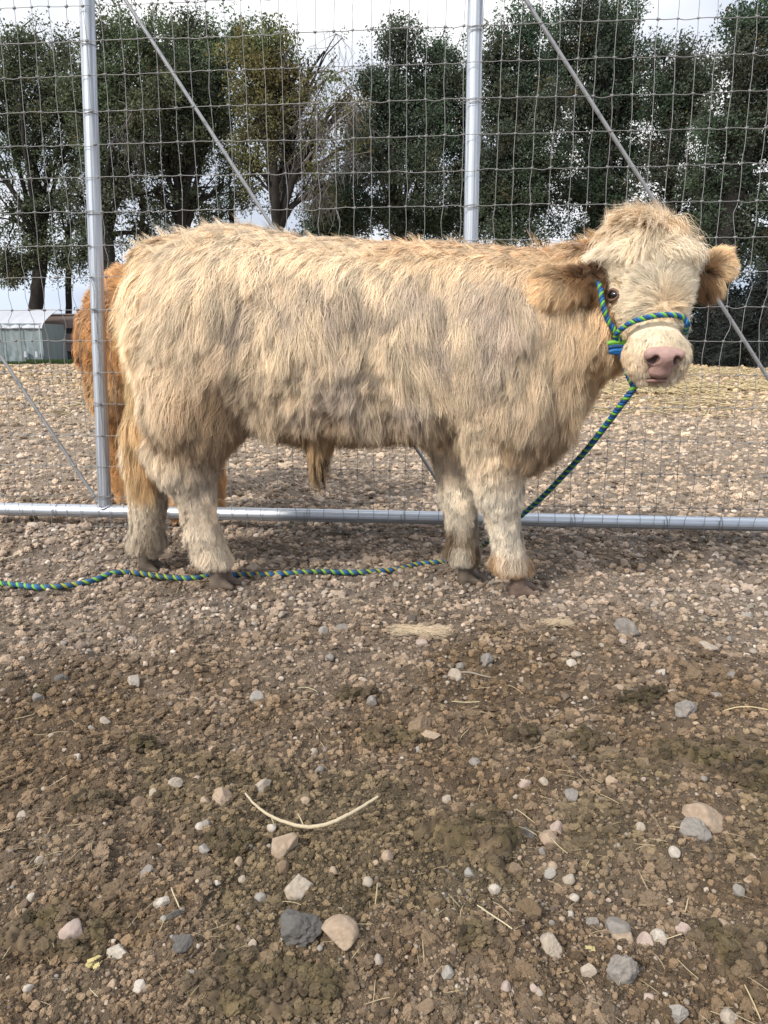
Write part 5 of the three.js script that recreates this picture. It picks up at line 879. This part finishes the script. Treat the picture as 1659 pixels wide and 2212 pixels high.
{
  const origin = V(-0.15, 0, 2.64), calf = thing('highland_calf', 'shaggy cream calf in a blue green halter standing in front of the fence', 'calf', origin.toArray());
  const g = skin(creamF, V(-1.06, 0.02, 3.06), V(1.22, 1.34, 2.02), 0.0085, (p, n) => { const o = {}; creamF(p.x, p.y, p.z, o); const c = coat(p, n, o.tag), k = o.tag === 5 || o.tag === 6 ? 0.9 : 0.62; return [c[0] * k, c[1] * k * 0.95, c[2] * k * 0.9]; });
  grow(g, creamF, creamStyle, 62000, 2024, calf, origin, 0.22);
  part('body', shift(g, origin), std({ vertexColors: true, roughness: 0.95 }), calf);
  // hooves
  const mudH = [0.15, 0.112, 0.085], toe = new THREE.Vector3(0.96, 0, 0.28).normalize();
  hoof(D(477, 1256, 2.59).setY(0.0), toe, 0.082, mudH, calf, origin); hoof(D(322, 1226, 2.79).setY(0.0), toe, 0.074, [0.12, 0.09, 0.066], calf, origin);
  hoof(D(1120, 1272, 2.515).setY(0.0), toe, 0.084, [0.19, 0.13, 0.10], calf, origin); hoof(D(1006, 1248, 2.65).setY(0.0), toe, 0.075, [0.14, 0.108, 0.08], calf, origin);
  // eyes
  const eyeM = new THREE.MeshPhysicalMaterial({ color: rgb(0.012, 0.009, 0.008), roughness: 0.08, clearcoat: 1, clearcoatRoughness: 0.03 }), lidM = std({ color: rgb(0.20, 0.115, 0.085), roughness: 0.7 });
  const other = V(2 * 0.806 - eyeAt.x + 0.006, eyeAt.y, -eyeAt.z); for (let i = 0; i < 6; i++) other.addScaledVector(creamF.normal(other, new THREE.Vector3()), -creamF(other.x, other.y, other.z) - 0.002);
  for (const e of [eyeAt, other]) {
    const n = creamF.normal(e, new THREE.Vector3()), c = e.clone().addScaledVector(n, -0.006), q = new THREE.Quaternion().setFromUnitVectors(new THREE.Vector3(0, 0, 1), n);
    const ball = part('eye', new THREE.SphereGeometry(0.0185, 24, 16).scale(1.1, 0.85, 0.9), eyeM, calf); ball.position.copy(c).sub(origin); ball.quaternion.copy(q);
    for (const [a0, a1, k] of [[0.05, 3.1, 1], [3.25, 6.2, 0.85]]) { const pts = []; for (let i = 0; i <= 16; i++) { const a = lerp(a0, a1, i / 16); pts.push(new THREE.Vector3(Math.cos(a) * 0.0215, Math.sin(a) * 0.0165 * k, 0.0085 - 0.004 * Math.abs(Math.cos(a)))); } const lid = part('eyelid', tube(pts, (t) => 0.0028 + 0.003 * Math.sin(t * Math.PI) * 0.6, 8), lidM, calf); lid.position.copy(c).sub(origin); lid.quaternion.copy(q); }
  }
  // nose pad with nostrils, and lips
  const up = new THREE.Vector3(0, 0.94, 0.34).normalize(), out = new THREE.Vector3(0.08, -0.34, 0.94).normalize(), NP = (u, v, w) => noseC.clone().addScaledVector(hl, u).addScaledVector(up, v).addScaledVector(out, w);
  const nosePrims = [prim(NP(-0.026, 0.016, -0.010), NP(0.026, 0.016, -0.010), 0.024, 0.024, 0, 0.02), prim(NP(0, 0.01, -0.004), NP(0, -0.026, -0.006), 0.024, 0.020, 0, 0.02), prim(NP(-0.016, -0.03, -0.012), NP(0.016, -0.03, -0.012), 0.016, 0.016, 0, 0.02),
    prim(NP(-0.044, 0.022, -0.004), NP(-0.036, 0.005, -0.006), 0.014, 0.011, 0, 0.014), prim(NP(0.044, 0.022, -0.004), NP(0.036, 0.005, -0.006), 0.014, 0.011, 0, 0.014)];
  const pits = field([prim(NP(-0.030, 0.014, 0.014), NP(-0.036, 0.004, 0.004), 0.0095, 0.008, 0, 0.01), prim(NP(-0.036, 0.004, 0.008), NP(-0.044, 0.008, -0.004), 0.0065, 0.004, 0, 0.01), prim(NP(0.030, 0.014, 0.014), NP(0.036, 0.004, 0.004), 0.0095, 0.008, 0, 0.01), prim(NP(0.036, 0.004, 0.008), NP(0.044, 0.008, -0.004), 0.0065, 0.004, 0, 0.01)]), n0 = field(nosePrims);
  const nf = (x, y, z) => { const a = n0(x, y, z), b = -pits(x, y, z), k = 0.008, h = Math.max(0, k - Math.abs(a - b)) / k; return Math.max(a, b) + h * h * k * 0.25 + 0.0006 * noise(x * 260, y * 260, z * 260); };
  nf.normal = (p, v) => { const e = 0.0016, { x, y, z } = p; return v.set(nf(x + e, y, z) - nf(x - e, y, z), nf(x, y + e, z) - nf(x, y - e, z), nf(x, y, z + e) - nf(x, y, z - e)).normalize(); };
  const ng = skin(nf, noseC.clone().add(new THREE.Vector3(-0.07, -0.075, -0.06)), noseC.clone().add(new THREE.Vector3(0.07, 0.065, 0.05)), 0.0022, (p) => { const pit = smooth(0.0035, -0.001, pits(p.x, p.y, p.z)), k = 0.95 + 0.2 * noise(p.x * 60, p.y * 60, p.z * 60); return mixc([PINK[0] * k, PINK[1] * k, PINK[2] * k], [0.07, 0.035, 0.03], pit); });
  part('nose', shift(ng, origin), new THREE.MeshPhysicalMaterial({ vertexColors: true, roughness: 0.6, clearcoat: 0.12, clearcoatRoughness: 0.45 }), calf);
  const lip = []; for (let i = 0; i <= 20; i++) { const t = i / 20 * 2 - 1; lip.push(NP(t * 0.033, -0.047 - 0.009 * t * t, -0.004 - 0.012 * t * t)); }
  part('mouth', shift(tube(lip, (t) => 0.0042 * Math.sin(Math.PI * (0.06 + 0.88 * t)), 8), origin), std({ color: rgb(0.09, 0.04, 0.035), roughness: 0.7 }), calf);
  part('lower_lip', shift(tube(lip.map((p) => p.clone().addScaledVector(up, -0.010).addScaledVector(out, -0.003)), (t) => 0.0075 * Math.sin(Math.PI * (0.08 + 0.84 * t)), 8), origin), std({ color: rgb(0.34, 0.2, 0.17), roughness: 0.7 }), calf);
  // horn buds
  const hornM = std({ color: rgb(0.36, 0.27, 0.21), roughness: 0.6 });
  const tips = [[D(1262, 535, 2.42), D(1236, 527, 2.41)], [D(1500, 522, 2.42), D(1521, 512, 2.41)]];
  for (const [a, b] of tips) part('horn', shift(tube(curve([a.clone().lerp(headC, 0.3), a, b], 14), (t) => 0.021 * Math.pow(1 - t * 0.94, 0.55), 12), origin), hornM, calf);
}

// ---- rope: three twisted strands
const BLUE = std({ color: rgb(0.009, 0.135, 0.38), roughness: 0.55 }), NAVY = std({ color: rgb(0.009, 0.06, 0.19), roughness: 0.6 }), LIME = std({ color: rgb(0.17, 0.46, 0.05), roughness: 0.6 });
function rope(pts, R, pitch, parent, origin, mats = [BLUE, NAVY, LIME], dirt) {
  const c = new THREE.CatmullRomCurve3(pts, false, 'centripetal'); c.arcLengthDivisions = pts.length * 60; const L = c.getLength(), n = Math.ceil(L / pitch * 11), P = c.getSpacedPoints(n), side = new THREE.Vector3(0.3, 0.9, 0.2), tan = new THREE.Vector3(), up = new THREE.Vector3(), lines = [[], [], []];
  for (let i = 0; i <= n; i++) { tan.subVectors(P[Math.min(i + 1, n)], P[Math.max(i - 1, 0)]).normalize(); side.addScaledVector(tan, -side.dot(tan)).normalize(); up.crossVectors(tan, side); const a = i / n * L / pitch * 6.2832; for (let s = 0; s < 3; s++) { const b = a + s * 2.0944; lines[s].push(P[i].clone().addScaledVector(side, Math.cos(b) * R * 0.52).addScaledVector(up, Math.sin(b) * R * 0.52)); } }
  lines.forEach((l, s) => { const g = tube(l, R * 0.57, 7, (t) => { const k = 0.9 + 0.2 * noise(t * 400, s, 1), d = dirt ? dirt(t) * clamp(0.5 + noise(t * 23, 4, s * 0.3)) : 0; return [lerp(k, 3.2, d * 0.5), lerp(k, 0.55, d), lerp(k, 0.25, d)]; }); part('strand', shift(g, origin), mats[s], parent); });
}
for (const m of [BLUE, NAVY, LIME]) m.vertexColors = true;
{
  const o = headC.clone(), halter = thing('rope_halter', 'twisted blue and lime green rope halter on the cream calf head', 'halter', o.toArray()), R = 0.0080, pitch = 0.029;
  const H = (name, pts, r2 = R) => { const gp = new THREE.Group(); gp.name = name; halter.add(gp); rope(pts, r2, pitch, gp, o); };
  const back = [cheekL[0].clone().add(new THREE.Vector3(-0.012, 0.03, -0.05)), cheekL[0].clone().add(new THREE.Vector3(0.0, 0.09, -0.12))];
  H('cheek_rope', [back[1], back[0], ...cheekL]); H('nose_band', band); H('cheek_rope', [D(1482, 605, 2.36), ...cheekR]);
  const k = cheekL[4].clone();
  H('jaw_rope', [band[7].clone(), D(1472, 740, 2.27), D(1440, 800, 2.36), D(1400, 822, 2.34)]);
  H('jaw_rope', [k.clone().add(new THREE.Vector3(0.002, -0.018, 0)), hit(1343, 772, 0.018), D(1352, 800, 2.262), D(1366, 832, 2.262)]);
  // the knot: wraps of rope one under the other
  const knot = new THREE.Group(); knot.name = 'knot'; halter.add(knot); const n = creamF.normal(k, new THREE.Vector3()), ax = new THREE.Vector3(0.95, 0.12, 0).addScaledVector(n, -0.3).normalize(), dn = new THREE.Vector3(0.1, -1, 0.05).normalize();
  [LIME, NAVY, BLUE].forEach((m, i) => { const c = k.clone().addScaledVector(dn, 0.002 + i * 0.0125).addScaledVector(n, 0.009), pts = []; for (let j = 0; j <= 18; j++) { const a = j / 18 * 6.0; pts.push(c.clone().addScaledVector(ax, Math.cos(a) * (0.021 - i * 0.002)).addScaledVector(n, Math.sin(a) * 0.013).addScaledVector(dn, 0.004 * Math.cos(a))); } part('wrap', shift(tube(pts, 0.0068, 8, () => [1, 1, 1]), o), m, knot); });
  const tail = []; for (let j = 0; j <= 8; j++) tail.push(k.clone().addScaledVector(dn, 0.034 + j * 0.005).addScaledVector(n, 0.006).addScaledVector(ax, 0.004 + 0.002 * j)); part('rope_end', shift(tube(tail, (t) => 0.009 * (1 - 0.5 * t), 8, () => [0.9, 0.9, 0.9]), o), NAVY, knot);
}
{
  const top = D(1368, 840, 2.26), o = G(1130, 1180), lead = thing('lead_rope', 'twisted blue green lead rope hanging from the halter and trailing over the dirt', 'rope', [o.x, 0, o.z]);
  const ground = [[1042, 1178], [1010, 1196], [968, 1211], [900, 1219], [860, 1229], [800, 1237], [740, 1236], [680, 1240], [600, 1243], [540, 1241], [470, 1241], [420, 1248], [360, 1246], [300, 1240], [250, 1245], [200, 1256], [150, 1264], [90, 1268], [30, 1262], [-40, 1258], [-140, 1262]].map(([x, y]) => { const p = G(x, y, 0.014); p.y = Math.max(0.013, height(p.x, p.z, 0) + 0.013); return p; });
  const air = [D(1384, 816, 2.28), top, D(1340, 877, 2.30), D(1308, 920, 2.38), D(1270, 968, 2.48), D(1225, 1018, 2.6), D(1175, 1070, 2.74), D(1130, 1110, 2.86), D(1085, 1145, 2.98), D(1055, 1168, 3.07)];
  rope([...air, ...ground], 0.0103, 0.036, lead, o.clone().setY(0), [BLUE, NAVY, LIME], (t) => smooth(0.27, 0.34, t) * 0.95);
}

// ---- the brown calf behind the fence
{
  const R0 = V(-1.29, 0, 4.02), F0 = V(-0.95, 0, 3.62), ax = F0.clone().sub(R0).normalize(), sd = new THREE.Vector3(-ax.z, 0, ax.x); if (sd.z < 0) sd.negate();
  const B = (u, y, w) => new THREE.Vector3(R0.x + ax.x * u * 0.82 + sd.x * w, y, R0.z + ax.z * u * 0.82 + sd.z * w), fl = (s) => [sd, B(0.3, 0.9, 0), s];
  const prims = [
    prim(B(-0.10, 0.96, 0), B(0.1, 0.98, 0), 0.225, 0.25, 1, 0.12, fl(1.12)), prim(B(0.1, 0.98, 0), B(0.75, 0.94, 0), 0.25, 0.25, 1, 0.12, fl(1.1)), prim(B(0.72, 0.84, 0), B(0.86, 0.72, 0), 0.2, 0.14, 1, 0.1),
    prim(B(0.70, 1.0, 0), B(0.92, 1.02, -0.16), 0.19, 0.13, 1, 0.1), prim(B(0.92, 1.03, -0.16), B(1.0, 0.84, -0.42), 0.12, 0.07, 5, 0.06), prim(B(1.0, 1.09, -0.15), B(1.14, 1.07, -0.10), 0.035, 0.05, 5, 0.03), prim(B(0.84, 1.09, -0.22), B(0.72, 1.07, -0.28), 0.035, 0.05, 5, 0.03),
    prim(B(-0.06, 0.9, 0.12), B(-0.04, 0.66, 0.13), 0.18, 0.13, 3, 0.1), prim(B(-0.04, 0.66, 0.13), B(-0.12, 0.42, 0.13), 0.12, 0.065, 3, 0.06), prim(B(-0.12, 0.42, 0.13), B(-0.10, 0.16, 0.13), 0.058, 0.045, 3, 0.04), prim(B(-0.10, 0.16, 0.13), B(-0.07, 0.07, 0.13), 0.046, 0.044, 3, 0.03),
    prim(B(-0.02, 0.9, -0.12), B(0.02, 0.66, -0.13), 0.18, 0.13, 3, 0.1), prim(B(0.02, 0.66, -0.13), B(-0.02, 0.42, -0.13), 0.12, 0.065, 3, 0.06), prim(B(-0.02, 0.42, -0.13), B(0.0, 0.16, -0.13), 0.058, 0.045, 3, 0.04), prim(B(0.0, 0.16, -0.13), B(0.03, 0.07, -0.13), 0.046, 0.044, 3, 0.03),
    prim(B(0.70, 0.8, 0.11), B(0.72, 0.6, 0.11), 0.14, 0.095, 4, 0.08), prim(B(0.72, 0.6, 0.11), B(0.735, 0.36, 0.11), 0.085, 0.055, 4, 0.05), prim(B(0.735, 0.36, 0.11), B(0.74, 0.08, 0.11), 0.05, 0.046, 4, 0.04),
    prim(B(0.64, 0.8, -0.11), B(0.62, 0.6, -0.11), 0.14, 0.095, 4, 0.08), prim(B(0.62, 0.6, -0.11), B(0.61, 0.36, -0.11), 0.085, 0.055, 4, 0.05), prim(B(0.61, 0.36, -0.11), B(0.6, 0.08, -0.11), 0.05, 0.046, 4, 0.04),
    prim(B(-0.30, 1.1, 0), B(-0.36, 0.72, 0.02), 0.04, 0.028, 10, 0.05), prim(B(-0.36, 0.72, 0.02), B(-0.35, 0.5, 0.02), 0.028, 0.02, 10, 0.03),
  ];
  const f = field(prims), O = B(0.3, 0, 0), calf = thing('brown_calf', 'orange brown shaggy calf standing behind the fence at left', 'calf', O.toArray());
  const base = [0.70, 0.38, 0.155], pale = [0.80, 0.57, 0.33];
  const colr = (p) => { const n1 = fbm(p.x * 5, p.y * 5, p.z * 5, 3), c = mixc(base, pale, clamp(0.25 + n1 + 0.6 * Math.exp(-(((p.y - 0.62) / 0.1) ** 2))) * 0.8), k = 1 + 0.2 * n1; return [c[0] * k, c[1] * k, c[2] * k]; };
  const lo = new THREE.Vector3(1e3, 0.01, 1e3), hi = new THREE.Vector3(-1e3, 1.4, -1e3); for (const p of prims) for (const q of [p.a, p.b]) { const m = Math.max(p.ra, p.rb) + 0.05; lo.x = Math.min(lo.x, q.x - m); lo.z = Math.min(lo.z, q.z - m); hi.x = Math.max(hi.x, q.x + m); hi.z = Math.max(hi.z, q.z + m); }
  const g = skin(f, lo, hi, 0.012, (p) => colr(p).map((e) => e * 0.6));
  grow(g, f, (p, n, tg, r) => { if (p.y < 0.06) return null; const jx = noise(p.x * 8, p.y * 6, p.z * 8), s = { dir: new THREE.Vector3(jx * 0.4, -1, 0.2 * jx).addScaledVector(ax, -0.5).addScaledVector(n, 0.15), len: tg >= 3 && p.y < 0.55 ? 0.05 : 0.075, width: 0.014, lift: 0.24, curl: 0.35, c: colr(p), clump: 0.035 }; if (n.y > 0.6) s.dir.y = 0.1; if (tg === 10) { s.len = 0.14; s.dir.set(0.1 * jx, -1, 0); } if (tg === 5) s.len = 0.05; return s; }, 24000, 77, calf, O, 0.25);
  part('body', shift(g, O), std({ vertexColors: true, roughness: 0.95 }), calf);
  for (const q of [B(-0.07, 0, 0.13), B(0.03, 0, -0.13), B(0.74, 0, 0.11), B(0.6, 0, -0.11)]) hoof(q, ax.clone(), 0.056, [0.035, 0.028, 0.024], calf, O);
  const eyeM = new THREE.MeshPhysicalMaterial({ color: rgb(0.012, 0.009, 0.008), roughness: 0.1, clearcoat: 1 });
  for (const u of [0.85, 1.08]) part('eye', new THREE.SphereGeometry(0.017, 14, 10), eyeM, calf).position.copy(B(u, 0.96, -0.29)).sub(O);
  const np = B(1.01, 0.81, -0.465); part('nose', new THREE.SphereGeometry(0.045, 20, 14).scale(1, 0.8, 0.9), std({ color: rgb(0.2, 0.12, 0.1), roughness: 0.5 }), calf).position.copy(np).sub(O);
}

renderer.render(scene, camera);
